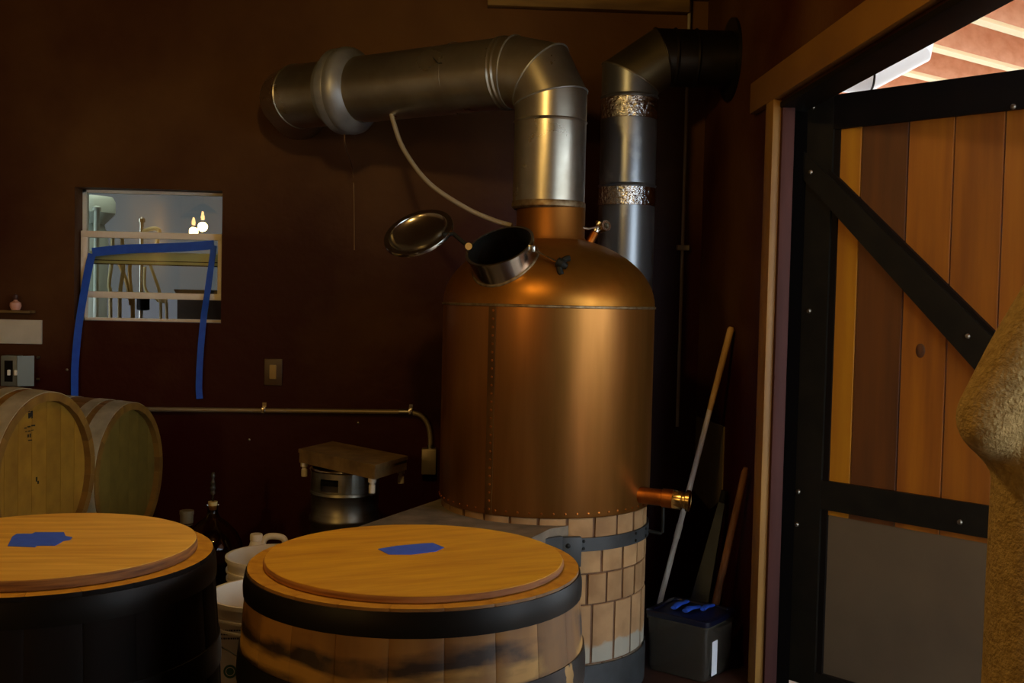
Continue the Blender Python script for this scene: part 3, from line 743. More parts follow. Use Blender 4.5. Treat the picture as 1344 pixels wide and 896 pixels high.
for o in (.05, .14): obj('rolled_bead', MB().lathe([(FR, -.008), (FR + .006, 0), (FR, .008)], 56, fpath[2] + Vector((o, 0, 0)), (1, 0, 0), cap0=False, cap1=False), 'black_pipe', flue)
# the pipe goes on outside the wall, then turns up
opath = [Vector((XR + .11, FY, fz + .02)), Vector((1.72, FY, fz + .02)), Vector((1.90, FY, fz + .12)), Vector((1.97, FY, fz + .5))]
og, ol = mitre(opath, FR)
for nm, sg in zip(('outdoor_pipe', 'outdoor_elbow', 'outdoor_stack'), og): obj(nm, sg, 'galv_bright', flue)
obj('seam_bead', MB().tube(ol[1][0], .005, 8, closed=True), 'black_pipe', flue)
obj('rolled_bead', MB().lathe([(FR, -.008), (FR + .006, 0), (FR, .008)], 56, (1.58, FY, fz + .02), (1, 0, 0), cap0=False, cap1=False), 'black_pipe', flue)

# ================================================================== BARRELS
RIM, BIL, BH, TH = 0.297, 0.319, 0.938, 0.034
def prof_r(z): u = (z / BH) * 2 - 1; return BIL - (BIL - RIM) * u * u
def stave_mesh(n, th=TH):
    ang = 2 * PI / n; k = 5; nz = 12; mb = MB(); rows = []
    g = .0002
    for j in range(nz + 1):
        z = BH * j / nz; r = prof_r(z); row = []
        fr = [-.5, -.46, -.2, .2, .46, .5]
        for f in fr:
            rr = r - (.0012 if abs(f) > .48 else 0) ; a = f * (ang - 2 * g / r)
            row.append(Vector((rr * math.sin(a), -rr * math.cos(a), z)))
        for f in (.5, -.5):
            rr = r - th; a = f * (ang - 2 * g / r); row.append(Vector((rr * math.sin(a), -rr * math.cos(a), z)))
        rows.append(row)
    # sealed tube of rings around the section
    mb.rings(rows); return mb.mesh('stave', Vector(), 0.5)
def hoop_mb(z0, z1, bulge=0.0, th=.0025, n=72):
    outer = [(prof_r(z0 + (z1 - z0) * i / 6) + th + bulge * math.sin(PI * i / 6), z0 + (z1 - z0) * i / 6) for i in range(7)]
    return MB().lathe([(prof_r(z0) - .001, z0)] + outer + [(prof_r(z1) - .001, z1)], n, cap0=False, cap1=False)
def shift(mb, v): mb.v = [p + v for p in mb.v]; return mb
def at_local(name, mb, m, parent):
    me = mb.mesh(name, Vector(), 0.6); me.materials.append(M[m] if isinstance(m, str) else m); return local(name, me, parent)

# standing barrels
def standing(label, cx, cy, stave_mat, hoops, rz):
    b = thing('oak_barrel', label, 'barrel', (cx, cy, 0), 'standing barrels with plywood lids')
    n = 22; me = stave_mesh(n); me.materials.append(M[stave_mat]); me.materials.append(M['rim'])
    top = max(p.center.z for p in me.polygons)
    for p in me.polygons:
        if p.normal.z > .9 and p.center.z > BH - .01: p.material_index = 1
    for i in range(n): local('stave', me, b, (0, 0, 0), (0, 0, rz + i * 2 * PI / n))
    at_local('barrel_head', MB().lathe([(RIM - TH - .001, BH - .05), (RIM - TH - .001, BH - .03)], 64), 'rim', b)
    at_local('barrel_head', MB().lathe([(RIM - TH - .001, .03), (RIM - TH - .001, .05)], 64), 'rim', b)
    for z0, z1, bul, m in hoops: at_local('hoop', hoop_mb(z0, z1, bul), m, b)
    return b
lid1 = hit_z(545, 728, 0.951); lid2 = hit_z(58, 711, 0.958)
hoopsA = [(BH - .045, BH - .005, .002, 'hoop_black'), (BH - .188, BH - .134, .001, 'hoop_chipped'), (.56, .605, .001, 'hoop_black'), (.33, .375, .001, 'hoop_black'), (.15, .20, .001, 'hoop_black'), (.006, .052, .004, 'hoop_black')]
hoopsB = [(BH - .050, BH - .008, .002, 'hoop_black'), (BH - .21, BH - .160, .001, 'hoop_black'), (.56, .605, .001, 'hoop_black'), (.33, .375, .001, 'hoop_black'), (.15, .20, .001, 'hoop_black'), (.006, .052, .004, 'hoop_black')]
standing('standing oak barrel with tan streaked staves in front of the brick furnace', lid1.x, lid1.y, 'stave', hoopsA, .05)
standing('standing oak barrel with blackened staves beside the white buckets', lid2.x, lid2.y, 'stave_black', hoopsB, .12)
def ply_lid(label, c, top, edge, seed, rz, r=.270, th=.0128):
    rnd = random.Random(seed); n = 96; lo = thing('plywood_cover', label, 'cover', (c.x, c.y, BH), 'plywood lids on the standing barrels')
    rr = [r * (1 + .004 * math.sin(3 * i * 2 * PI / n + seed) + rnd.uniform(-.0025, .0025)) for i in range(n)]
    def ring(k, z): return [Vector((rr[i] * k * math.cos(2 * PI * i / n), rr[i] * k * math.sin(2 * PI * i / n), z)) for i in range(n)]
    edge_o = at_local('lid_edge', MB().rings([ring(.993, .0005), ring(1.0, .002), ring(1.001, th * .5), ring(.997, th - .003), ring(.990, th - .0013)], True, True), edge, lo)
    top_o = at_local('lid_face', MB().rings([ring(.992, th - .0016), ring(.990, th - .0006), ring(.982, th)], True, True), top, lo)
    lo.rotation_euler.z = rz; return lo
ply_lid('smooth orange plywood lid on the tan streaked barrel', lid1, 'ply', 'ply_edge', 1, .35)
ply_lid('pale splintered plywood lid on the blackened barrel', lid2, 'ply_pale', 'ply_edge_pale', 4, .05, th=.0200)
ZL = BH + .0130
def patch(label, pts, zl=ZL):
    poly = [hit_z(x, y, zl + .0008) for x, y in pts]
    o = obj('tape_patch', MB().prism(poly, (0, 0, -.0008)), 'tape_lid'); tag(o, label, 'tape', 'blue tape patches on the lids'); return o
patch('narrow blue tape strip stuck on the orange plywood lid', [(496, 720), (520, 716), (552, 713), (568, 712), (583, 718), (572, 723), (540, 727), (510, 727)])
patch('jagged wide blue tape patch stuck on the pale plywood lid', [(10, 716), (16, 704), (22, 700), (42, 700), (46, 698), (84, 698), (86, 703), (95, 704.5), (92, 708), (84, 709), (72, 715.5), (48, 715.5), (46, 717.5)], BH + .0202)

# lying barrels
def lying(label, c_head, ax, head_mat, hoops, group, stencil=False):
    """c_head: centre of the visible head; ax: unit vector pointing out of that head"""
    ax = Vector(ax).normalized()
    b = thing('wine_barrel', label, 'barrel', c_head - ax * BH, group)
    q = Vector((0, 0, 1)).rotation_difference(ax)
    # roll so that head boards run upright
    b.rotation_mode = 'QUATERNION'
    up_l = q.inverted() @ Vector((0, 0, 1)); roll = math.atan2(up_l.y, up_l.x)
    b.rotation_quaternion = q @ Matrix.Rotation(roll, 3, 'Z').to_quaternion()
    n = 26; me = stave_mesh(n, .028); me.materials.append(M['oak'])
    for i in range(n): local('stave', me, b, (0, 0, 0), (0, 0, i * 2 * PI / n))
    hr = RIM - .0275; ws = [-hr, -.20, -.115, -.03, .055, .13, .205, hr]
    for i in range(len(ws) - 1):                       # local +x is up; boards side by side along y
        y0, y1 = ws[i] + .0008, ws[i + 1] - .0008
        pts = [Vector((math.sqrt(max(hr * hr - y * y, 1e-6)), y, BH - .038)) for y in [y0 + (y1 - y0) * k / 8 for k in range(9)]]
        pts += [Vector((-p.x, p.y, p.z)) for p in reversed(pts)]
        at_local('head_board', MB().prism(pts, (0, 0, .012)), head_mat, b)
    at_local('barrel_head', MB().lathe([(hr, .03), (hr, .045)], 48), 'oak', b)
    for z0, z1, bul, m in hoops: at_local('hoop', hoop_mb(z0, z1, bul), m, b)
    return b
hl = [(BH - .075, BH - .004, .0, 'hoop_galv'), (BH - .155, BH - .105, .0, 'hoop_galv'), (BH - .30, BH - .255, .0, 'hoop_galv'), (.255, .30, 0, 'hoop_galv'), (.105, .155, 0, 'hoop_galv'), (.004, .075, 0, 'hoop_galv')]
na = math.radians(77); hax = Vector((math.sin(na), -math.cos(na), 0))
ch1 = hit_y(63, 626, 3.84); ch2 = hit_y(172, 622, 4.55)
lb1 = lying('pale oak wine barrel lying with a black stencil on its head', ch1, hax, 'oak_head', hl, 'wine barrels lying by the wall')
na2 = math.radians(80); hax2 = Vector((math.sin(na2), -math.cos(na2), 0))
lb2 = lying('greyish oak wine barrel lying close to the back wall', ch2, hax2, 'oak_head2', hl, 'wine barrels lying by the wall')
# stencil marks on the first head
sten = MB(); hplane = ch1 - hax * .0255
def mark(px0, py0, px1, py1):
    P_ = [hit_plane(x, y, hplane, hax) for x, y in ((px0, py0), (px1, py0 - .5), (px1, py1 - .5), (px0, py1))]
    sten.prism(P_, hax * .0006)
for m_ in [(37, 535, 41, 538), (36, 538, 39, 541), (40, 539, 43, 547), (37, 542, 40, 549), (41, 547, 43, 549),
           (32, 561, 35, 562.5), (36, 559, 40, 561), (41, 557.5, 46, 559.5), (33, 566, 36, 567), (37, 565, 40, 566.5), (41, 564, 44, 565), (36, 570, 38, 574), (39, 569, 40.5, 574), (37, 577, 42, 578.5),
           (47, 626, 49, 632), (49, 631, 51, 635)]: mark(*m_)
so2 = obj('stencil_mark', sten, 'stencil'); so2.parent = lb1; so2.matrix_parent_inverse = Matrix.Identity(4)
bpy.context.view_layer.update()
so2.matrix_parent_inverse = lb1.matrix_world.inverted()
# cradle racks under the lying barrels
for b, c, ax, lab in ((lb1, ch1, hax, 'steel cradle rack under the stencilled wine barrel'), (lb2, ch2, hax2, 'steel cradle rack under the greyish wine barrel')):
    cc = c - ax * BH / 2; zb = c.z - BIL - .004; side = Vector((-ax.y, ax.x, 0))
    rk = thing('barrel_rack', lab, 'rack', (cc.x, cc.y, 0), 'barrel racks')
    for s_ in (-.25, .25):
        p0 = cc + ax * s_
        rr = prof_r(BH / 2 + s_) + .02
        arcp = [p0 + side * (rr * math.sin(a)) + Vector((0, 0, -rr * math.cos(a))) for a in [-.75 + 1.5 * i / 10 for i in range(11)]]
        obj('cradle', MB().tube(arcp, .014, 8), 'dark_iron', rk)
        for w_ in (-.22, .22):
            q_ = p0 + side * w_; obj('leg', MB().cyl((q_.x, q_.y, 0), (q_.x, q_.y, c.z - math.sqrt(rr * rr - w_ * w_)), .014, 10), 'dark_iron', rk)
    for w_ in (-.22, .22):
        p0 = cc + side * w_; obj('foot_rail', MB().cyl((p0 - ax * .25).xy.to_3d() + Vector((0, 0, .06)), (p0 + ax * .25).xy.to_3d() + Vector((0, 0, .06)), .012, 8), 'dark_iron', rk)

# ================================================================== KEG AND PLATFORM
kx = hit_y(453, 640, 4.52).x; ky = 4.52
plz = 0.11
pal = thing('wooden_plinth', 'low wooden plinth under the steel keg', 'plinth', (kx, ky, 0))
for i in range(4): obj('board', MB().box((kx - .2 + i * .102, ky - .2, .085), (kx - .2 + i * .102 + .094, ky + .2, plz), bev=.003), 'crate', pal)
for s_ in (-.17, 0, .17): obj('runner', MB().box((kx - .2, ky + s_ - .03, 0), (kx + .2, ky + s_ + .03, .085)), 'crate', pal)
KR = .140; KH = .594
keg = thing('steel_keg', 'brushed steel beer keg standing against the back wall', 'keg', (kx, ky, plz))
kb = Vector((kx, ky, plz))
obj('keg_body', MB().lathe([(.02, .03), (KR - .03, .03), (KR - .006, .06), (KR, .09), (KR, .20), (KR + .008, .212), (KR + .008, .226), (KR, .24), (KR, .36), (KR + .008, .374), (KR + .008, .388), (KR, .402), (KR, .476), (KR + .006, .488), (KR + .004, .498), (KR - .03, .525), (.03, .53)], 64, kb), 'steel_rough', keg)
chm = MB(); n = 64; r0 = []
def chime(z0, z1):
    """top ring with two hand holes left open"""
    for i in range(n):
        a0_, a1_ = 2 * PI * i / n, 2 * PI * (i + 1) / n
        am = math.degrees((a0_ + a1_) / 2)
        zs = [(z0, z1)]
        if 228 < am < 262 or 48 < am < 82: zs = [(z0, z0 + .02), (z1 - .03, z1)]
        for p, q in zs:
            vs = []
            for r_ in (KR + .002, KR - .002):
                for a_, z_ in ((a0_, p), (a1_, p), (a1_, q), (a0_, q)): vs.append(kb + Vector((r_ * math.cos(a_), r_ * math.sin(a_), z_)))
            chm.add(vs, [(0, 1, 2, 3), (7, 6, 5, 4), (0, 4, 5, 1), (3, 2, 6, 7)])
chime(.488, .588)
co = obj('keg_chime', chm, 'steel_rough', keg)
obj('rolled_rim', MB().tube([kb + Vector((KR * math.cos(2 * PI * i / 48), KR * math.sin(2 * PI * i / 48), KH - .007)) for i in range(48)], .007, 8, closed=True), 'steel', co)
obj('foot_ring', MB().lathe([(KR - .004, 0), (KR, 0), (KR, .09), (KR - .004, .09)], 64, kb, close=True), 'steel_rough', keg)
SZ = plz + KH + .012
pl = [hit_z(393, 589, .762), hit_z(437, 579, .762), hit_z(534, 598, .762)]
pl.append(pl[0] + pl[2] - pl[1])
pc = sum(pl, Vector()) / 4
scl = thing('platform_scale', 'scuffed brown platform scale with screw feet lying on the keg', 'scale', (pc.x, pc.y, plz + KH))
th_ = .762 - (plz + KH) - .001
low = .762 - th_
mb = MB().prism([Vector((p.x, p.y, low)) for p in pl], (0, 0, th_ * .72)); obj('base_tray', mb, 'scale', scl)
inn = [pc + (Vector((p.x, p.y, 0)) - Vector((pc.x, pc.y, 0))) * 1.02 for p in pl]
obj('platform', MB().prism([Vector((p.x, p.y, low + th_ * .73)) for p in inn], (0, 0, th_ * .27)), 'scale', scl)
for p in pl:
    q_ = Vector((pc.x, pc.y, 0)) + (Vector((p.x, p.y, 0)) - Vector((pc.x, pc.y, 0))) * .90
    obj('screw_foot', MB().lathe([(.016, 0), (.016, -.016), (.010, -.018), (.010, -.026), (.013, -.028), (.013, -.058), (.0001, -.060)], 18, (q_.x, q_.y, low), (0, 0, 1)), 'white_plastic', scl)

# ================================================================== CARBOYS
def carboy(label, px, ybase, r, h, airlock):
    p = hit_y(px, 690, ybase); c = Vector((p.x, ybase, 0))
    o = thing('glass_carboy', label, 'carboy', c, 'glass carboys behind the barrels')
    pr = [(r * .2, .004), (r * .9, 0), (r, .02), (r, h * .62), (r * .97, h * .68), (r * .80, h * .77), (r * .5, h * .85), (r * .24, h * .90), (.021, h * .94), (.021, h * .985), (.026, h * .988), (.026, h)]
    obj('bottle', MB().lathe(pr, 48, c, cap1=False), 'carboy_glass', o)
    obj('liquid', MB().lathe([(r * .85, .012), (r - .004, .024), (r - .004, h * .55), (.001, h * .551)], 40, c), 'cider', o)
    if airlock:
        obj('stopper', MB().lathe([(.016, h - .02), (.020, h + .015), (.0001, h + .016)], 20, c), 'hose_cream', o)
        al = MB().lathe([(.005, 0), (.005, .03), (.014, .036), (.010, .05), (.014, .06), (.010, .072), (.013, .084), (.006, .096), (.006, .105), (.010, .108), (.010, .122), (.006, .128)], 16, c + Vector((0, 0, h + .012)))
        obj('airlock', al, 'clear_poly', o)
    else:
        obj('cap', MB().lathe([(.024, h - .01), (.026, h + .03), (.028, h + .034), (.028, h + .048), (.0001, h + .05)], 20, c), mat('dull_cap', (110, 102, 80), .5), o)
carboy('brown glass carboy with a clear airlock in its stopper', 279, 4.62, .128, .515, True)
carboy('glass carboy with a pale ribbed cap beside the airlock carboy', 245, 4.33, .10, .50, False)

# ================================================================== BUCKETS AND JUG
def bucket(name, c, label, group, ribs=2, h=.37, rt=.150, rb=.130, deco=False):
    o = thing(name, label, 'bucket', c, group)
    def rr(z): return rb + (rt - rb) * z / h
    pr = [(.0001, 0), (rb, 0), (rr(h - .001), h), (rt + .006, h + .001), (rt + .006, h - .008), (rt + .001, h - .009)]
    inner = [(rr(h) - .003, h), (rb - .003, .004), (.0001, .004)]
    obj('pail', MB().lathe([(.0001, 0), (rb, 0), (rr(h), h), (rr(h) - .003, h), (rb - .003, .004), (.0001, .004)], 64, c, cap0=False, cap1=False), 'white_plastic', o)
    obj('rim_lip', MB().lathe([(rt - .002, h - .010), (rt + .006, h - .010), (rt + .006, h + .001), (rt - .002, h + .001)], 64, c, close=True), 'white_plastic', o)
    for k in range(ribs):
        z = h - .042 - k * .026
        obj('rib', MB().lathe([(rr(z) - .001, z - .004), (rr(z) + .006, z - .003), (rr(z) + .006, z + .003), (rr(z) - .001, z + .004)], 64, c, close=True), 'white_plastic', o)
    return o, rr
cb = hit_z(354, 777, .645); cb.z = .645 - .37
crate = thing('wooden_crate', 'old wooden crate under the printed white bucket', 'crate', (cb.x, cb.y, 0), 'old wooden crates')
def crate_parts(o, c, w, d, h):
    for k in range(3):
        z0 = k * h / 3 + .003; z1 = (k + 1) * h / 3 - .003
        for s_ in (-1, 1):
            obj('slat', MB().box((c.x - w / 2, c.y + s_ * d / 2 - .007, z0), (c.x + w / 2, c.y + s_ * d / 2 + .007, z1)), 'crate', o)
            obj('slat', MB().box((c.x + s_ * w / 2 - .007, c.y - d / 2 + .008, z0), (c.x + s_ * w / 2 + .007, c.y + d / 2 - .008, z1)), 'crate', o)
    for k in range(3): obj('slat', MB().box((c.x - w / 2 + k * w / 3 + .002, c.y - d / 2, h), (c.x - w / 2 + (k + 1) * w / 3 - .002, c.y + d / 2, h + .012)), 'crate', o)
crate_parts(crate, cb, .30, .30, cb.z - .0125)
b1o, rr1 = bucket('white_bucket', cb, 'white plastic bucket with grey print and a green round emblem', 'white buckets between the barrels')
# print, emblem and bail on the bucket wall facing the camera
def on_wall(px, py, off=.0006):
    d = ray(px, py); best = None
    lo_t, n = 0.5, 4000
    for i in range(n):
        p = CAM + d * (2.3 + i * .0002); z = p.z - cb.z
        if 0 < z < .37 and (p - cb).xy.length <= rr1(z) + off: return p
    return CAM + d * 2.75
pr_ = MB()
rnd = random.Random(3)
for py in (826, 831, 836.5):
    x = 290.0
    while x < 316:
        w_ = rnd.uniform(1.0, 3.2)
        a_ = [on_wall(x, py), on_wall(x + w_, py + .1), on_wall(x + w_, py + 2.4), on_wall(x, py + 2.3)]
        pr_.add(a_, [(0, 1, 2, 3)]); x += w_ + rnd.uniform(.5, 1.2)
po = obj('printed_text', pr_, 'print', b1o)
em = MB(); cx_, cy_ = 302.0, 881.0
def disc(r_, off):
    pts = [on_wall(cx_ + r_ * .98 * math.cos(2 * PI * i / 28), cy_ + r_ * math.sin(2 * PI * i / 28), off) for i in range(28)]
    c_ = on_wall(cx_, cy_, off); return MB().add([c_] + pts, [(0, 1 + i, 1 + (i + 1) % 28) for i in range(28)])
eo = obj('round_emblem', disc(9.0, .0006), 'green_print', b1o)
ringm = MB()
for r_ in (6.0,):
    pi_ = [on_wall(cx_ + r_ * math.cos(2 * PI * i / 28), cy_ + r_ * math.sin(2 * PI * i / 28), .0012) for i in range(28)]
    po_ = [on_wall(cx_ + (r_ - .9) * math.cos(2 * PI * i / 28), cy_ + (r_ - .9) * math.sin(2 * PI * i / 28), .0012) for i in range(28)]
    ringm.add(pi_ + po_, [(i, (i + 1) % 28, 28 + (i + 1) % 28, 28 + i) for i in range(28)])
obj('emblem_ring', ringm, 'white_plastic', eo)
bl_ = [on_wall(x, y, .004) for x, y in ((287, 846), (294, 851), (302, 855), (310, 860), (318, 864))]
obj('bail_handle', MB().tube(catmull(bl_, 4), .0018, 6), 'print', b1o)
c2 = hit_z(361, 728, .578); c2.z = 0
for k, lab in enumerate(('lowest white bucket of the nested stack under the jug', 'middle white bucket of the nested stack under the jug', 'ribbed white bucket topmost of the nested stack by the jug')):
    c_ = Vector((c2.x, c2.y, k * .104)); bucket('white_bucket', c_, lab, 'white buckets between the barrels', ribs=3)
# jug
jc = hit_y(347, 700, 3.86); jz = jc.z - .005
jb = Vector((jc.x, 3.86, jz - .27))
cr2 = thing('wooden_crate', 'old wooden crate under the white handled jug', 'crate', (jb.x, jb.y, 0), 'old wooden crates')
crate_parts(cr2, Vector((jb.x, jb.y, 0)), .26, .22, jb.z - .0125)
jug = thing('plastic_jug', 'white plastic gallon jug with a loop handle and ribbed cap', 'jug', jb)
def srect(c, w, d, z, k=4, n=32):
    out = []
    for i in range(n):
        a = 2 * PI * i / n; ca, sa_ = math.cos(a), math.sin(a)
        out.append(c + Vector((w * math.copysign(abs(ca) ** (2 / k), ca), d * math.copysign(abs(sa_) ** (2 / k), sa_), z)))
    return out
neck = hit_y(336.5, 708, 3.86) ; nx = neck.x - jb.x
rings_ = [srect(jb, .072, .072, 0), srect(jb, .078, .078, .012), srect(jb, .078, .078, .16), srect(jb + Vector((0, 0, 0)), .072, .072, .19), srect(jb + Vector((nx * .5, 0, 0)), .045, .045, .222, 3), srect(jb + Vector((nx, 0, 0)), .024, .024, .236, 2.2), srect(jb + Vector((nx, 0, 0)), .020, .020, .252, 2)]
obj('jug_body', MB().rings(rings_), 'white_plastic', jug)
obj('jug_cap', MB().lathe([(.021, .25), (.0225, .252), (.0225, .270), (.020, .274), (.0001, .275)], 24, jb + Vector((nx, 0, 0))), 'white_plastic', jug)
hpts = [jb + Vector((nx + .02, 0, .232)), jb + Vector((nx + .030, 0, .256)), jb + Vector((nx + .05, 0, .266)), jb + Vector((nx + .09, 0, .262)), jb + Vector((nx + .103, 0, .24)), jb + Vector((nx + .10, 0, .19)), jb + Vector((nx + .085, 0, .16))]
obj('jug_handle', MB().tube(catmull(hpts, 6), .0115, 14), 'white_plastic', jug)

# ================================================================== WALL FITTINGS
# conduit
cz = lambda px, py: hit_y(px, py, YB - .022)
cpts = [cz(-40, 534.5), cz(150, 536), cz(350, 538), cz(538, 540.5)]
bend = [cz(538, 540.5), cz(552, 545), cz(561, 556), cz(564.5, 572), cz(564.5, 590)]
con = thing('wall_conduit', 'grey metal conduit strapped along the back wall to a box', 'conduit', cz(350, 538))
obj('conduit_run', MB().tube([cpts[0], cpts[3]], .0115, 14), 'conduit', con)
obj('conduit_bend', MB().tube(catmull(bend, 6), .0115, 14), 'conduit', con)
ctp = cz(530, 540.4); obj('conduit_coupling', MB().cyl(ctp - Vector((.022, 0, 0)), ctp + Vector((.022, 0, 0)), .0145, 16), 'steel_rough', con)
for x, y in ((148, 536), (346, 538), (539, 540.4)):
    p = cz(x, y)
    obj('conduit_strap', MB().box((p.x - .01, YB - .036, p.z - .014), (p.x + .01, YB - .001, p.z + .014), bev=.002).box((p.x - .009, YB - .004, p.z + .012), (p.x + .009, YB - .0005, p.z + .034)), 'steel', con)
jb_ = cz(563, 604)
jbx = obj('junction_box', MB().box((jb_.x - .034, YB - .06, jb_.z - .062), (jb_.x + .034, YB - .001, jb_.z + .058), bev=.004), 'conduit', con)
obj('knockout_nut', MB().cyl((jb_.x + .005, YB - .022, jb_.z + .056), (jb_.x + .005, YB - .022, jb_.z + .075), .016, 14), 'steel_rough', jbx)
# switch
sw = hit_y(359, 488, YB)
swo = thing('light_switch', 'tan toggle switch plate on the back wall above the conduit', 'switch', (sw.x, YB, sw.z))
obj('switch_plate', MB().box((sw.x - .042, YB - .012, sw.z - .062), (sw.x + .042, YB - .0005, sw.z + .062), bev=.004), mat('brown_plate', (84, 66, 42), .4), swo)
obj('rocker', MB().box((sw.x - .016, YB - .020, sw.z - .032), (sw.x + .016, YB - .011, sw.z + .034), bev=.003), mat('cream_rocker', (168, 140, 80), .4), swo)
# white board, electric box, niche with figurine
a, b_ = hit_y(-60, 449, YB), hit_y(56, 420, YB)
tag(obj('blank_board', MB().box((a.x, YB - .014, a.z), (b_.x, YB - .0005, b_.z), bev=.002), 'sign'), 'blank white board fixed on the wall above the switch box', 'board')
a, b_ = hit_y(2, 506, YB - .06), hit_y(38, 467, YB - .06)
eb = thing('electric_box', 'small grey electric box with a swung door by the lying barrels', 'electric box', ((a.x + b_.x) / 2, YB, a.z))
obj('enclosure', MB().box((a.x, YB - .07, a.z), (b_.x - .05, YB - .0005, b_.z), bev=.003), 'ebox', eb)
obj('breaker_face', MB().box((a.x + .018, YB - .074, a.z + .02), (b_.x - .068, YB - .068, b_.z - .022)), 'black_edge', eb)
for k in (0, 1): obj('toggle', MB().box((a.x + .035 + k * .03, YB - .086, a.z + .05), (a.x + .047 + k * .03, YB - .073, a.z + .075), bev=.002), 'vinyl', eb)
obj('box_door', MB().prism([Vector((b_.x - .05, YB - .07, a.z)), Vector((b_.x + .012, YB - .035, a.z)), Vector((b_.x + .016, YB - .04, a.z)), Vector((b_.x - .046, YB - .076, a.z))], (0, 0, b_.z - a.z)), 'ebox', eb)
for z in (a.z + .03, b_.z - .008): obj('screw', MB().cyl((b_.x + .02, YB - .02, z), (b_.x + .034, YB - .02, z), .006, 10), 'bolt', eb)
sh = hit_y(28, 407, YB)
sho = obj('wall_shelf', MB().box((sh.x - .075, YB - .07, sh.z - .012), (sh.x + .065, YB - .0005, sh.z), bev=.002), 'beam'); tag(sho, 'tiny wooden shelf on the wall holding a pink figurine', 'shelf')
fg = thing('bust_figurine', 'small pink bust figurine standing on the tiny shelf', 'figurine', (sh.x - .012, YB - .035, sh.z + .0005))
obj('bust', MB().lathe([(.018, 0), (.020, .004), (.026, .02), (.024, .034), (.010, .042), (.007, .048)], 20, ORG[fg.name]), 'figurine', fg)
obj('head', MB().lathe([(.0001, .046), (.009, .05), (.0115, .060), (.009, .070), (.0001, .075)], 16, ORG[fg.name]), mat('dark_head', (70, 40, 34), .5), fg)
# wall nail / screw specks
for px, py, lab in ((88, 485, 'small bright nail head in the wall beside the tape end'), (327, 577, 'single bright nail head in the wall above the carboys'), (470, 555, 'bright nail head in the wall under the conduit')):
    p = hit_y(px, py, YB); o = obj('nail_head', MB().lathe([(.006, -.001), (.006, .003), (.0001, .006)], 10, p, (0, -1, 0)), 'bolt'); tag(o, lab, 'nail', 'nail heads in the back wall')
# blue tape looped over the sash and hanging down the wall
yt = YB - .004
tp = [(98, 521, YB - .02), (98.5, 480, YB - .02), (103, 430, YB - .016), (111, 380, YB + .03), (117, 348, yf - .034), (121, 333, yf - .0285)]
tq = [(121, 331, yf - .0285), (160, 327, yf - .0285), (200, 325.5, yf - .0285), (240, 324, yf - .0285), (281, 321, yf - .0285)]
tr_ = [(281, 322, yf - .0295), (277, 350, yf - .036), (272, 385, yf - .045), (267, 420, YB - .012), (263, 465, YB - .02), (261, 505, YB - .02), (262, 523, YB - .02)]
def ribbon(path, w0, horizontal=False):
    P_ = [hit_y(x, y, d) for x, y, d in path]; P_ = catmull(P_, 4); L_, R_ = [], []
    n = len(P_); rs = []
    for i, p in enumerate(P_):
        f = w0[0] + (w0[1] - w0[0]) * i / (n - 1)
        t = (P_[min(i + 1, n - 1)] - P_[max(i - 1, 0)]).normalized(); s_ = Vector((0, -1, 0)).cross(t).normalized()
        o = Vector((0, -.0004, 0)); rs.append([p + s_ * f - o, p - s_ * f - o, p - s_ * f + o, p + s_ * f + o])
    return MB().rings(rs)
tape = thing('masking_tape', 'blue painters tape looped over the window sash and hanging down', 'tape', hit_y(200, 326, yf - .0285))
obj('tape_strip', ribbon(tp, (.0165, .0185)), 'tape', tape); obj('tape_strip', ribbon(tq, (.021, .021)), 'tape', tape); obj('tape_strip', ribbon(tr_, (.014, .015)), 'tape', tape)
# hose from duct to neck, wire under the collar, thin pipe in the corner
hs = [hit_y(512, 140, 4.44), hit_y(517, 162, 4.42), hit_y(531, 198, 4.38), hit_y(563, 240, 4.30), hit_y(610, 272, 4.22), hit_y(648, 289, 4.17), hit_y(672, 296, 4.13)]
tag(obj('drain_hose', MB().tube(catmull(hs, 8), .0095, 12), 'hose'), 'thin grey hose curving from the long duct to the still neck', 'hose')
ws_ = [hit_y(452, 176, 4.58), hit_y(453, 190, 4.62), hit_y(459, 208, 4.9), hit_y(463, 225, YB - .012), hit_y(464.5, 260, YB - .006), hit_y(465, 328, YB - .004)]
tag(obj('hanging_wire', MB().tube(catmull(ws_, 6), .0028, 6), 'wire'), 'thin brown wire dangling under the sealed collar', 'wire')
w0_, w1_ = hit_y(904, 40, YB - .03), hit_y(905, 560, YB - .03)
wp_ = thing('corner_pipe', 'thin dark pipe running up the corner right of the flue', 'pipe', (w0_.x, YB - .03, w1_.z))
obj('pipe_run', MB().cyl((w0_.x, YB - .03, w1_.z), (w0_.x, YB - .03, ZC), .008, 10), 'hose', wp_)
p = hit_y(897, 325, YB - .03); obj('pipe_clip', MB().box((p.x - .03, YB - .04, p.z - .012), (p.x + .026, YB - .001, p.z + .012), bev=.002), 'hose', wp_)

# ================================================================== CORNER CLUTTER
# cardboard on the right wall
pts = [hit_x(914, 546, XR - .006), hit_x(950, 560, XR - .006), hit_x(947, 655, XR - .006), hit_x(931, 668, XR - .006), hit_x(909, 643, XR - .006)]
pts = [Vector((XR - .006, min(p.y, YB - .005), p.z)) for p in pts]
cb_o = tag(obj('cardboard_sheet', MB().prism(pts, (.005, 0, 0)), 'card'), 'creased brown cardboard sheet pinned to the side wall', 'cardboard')
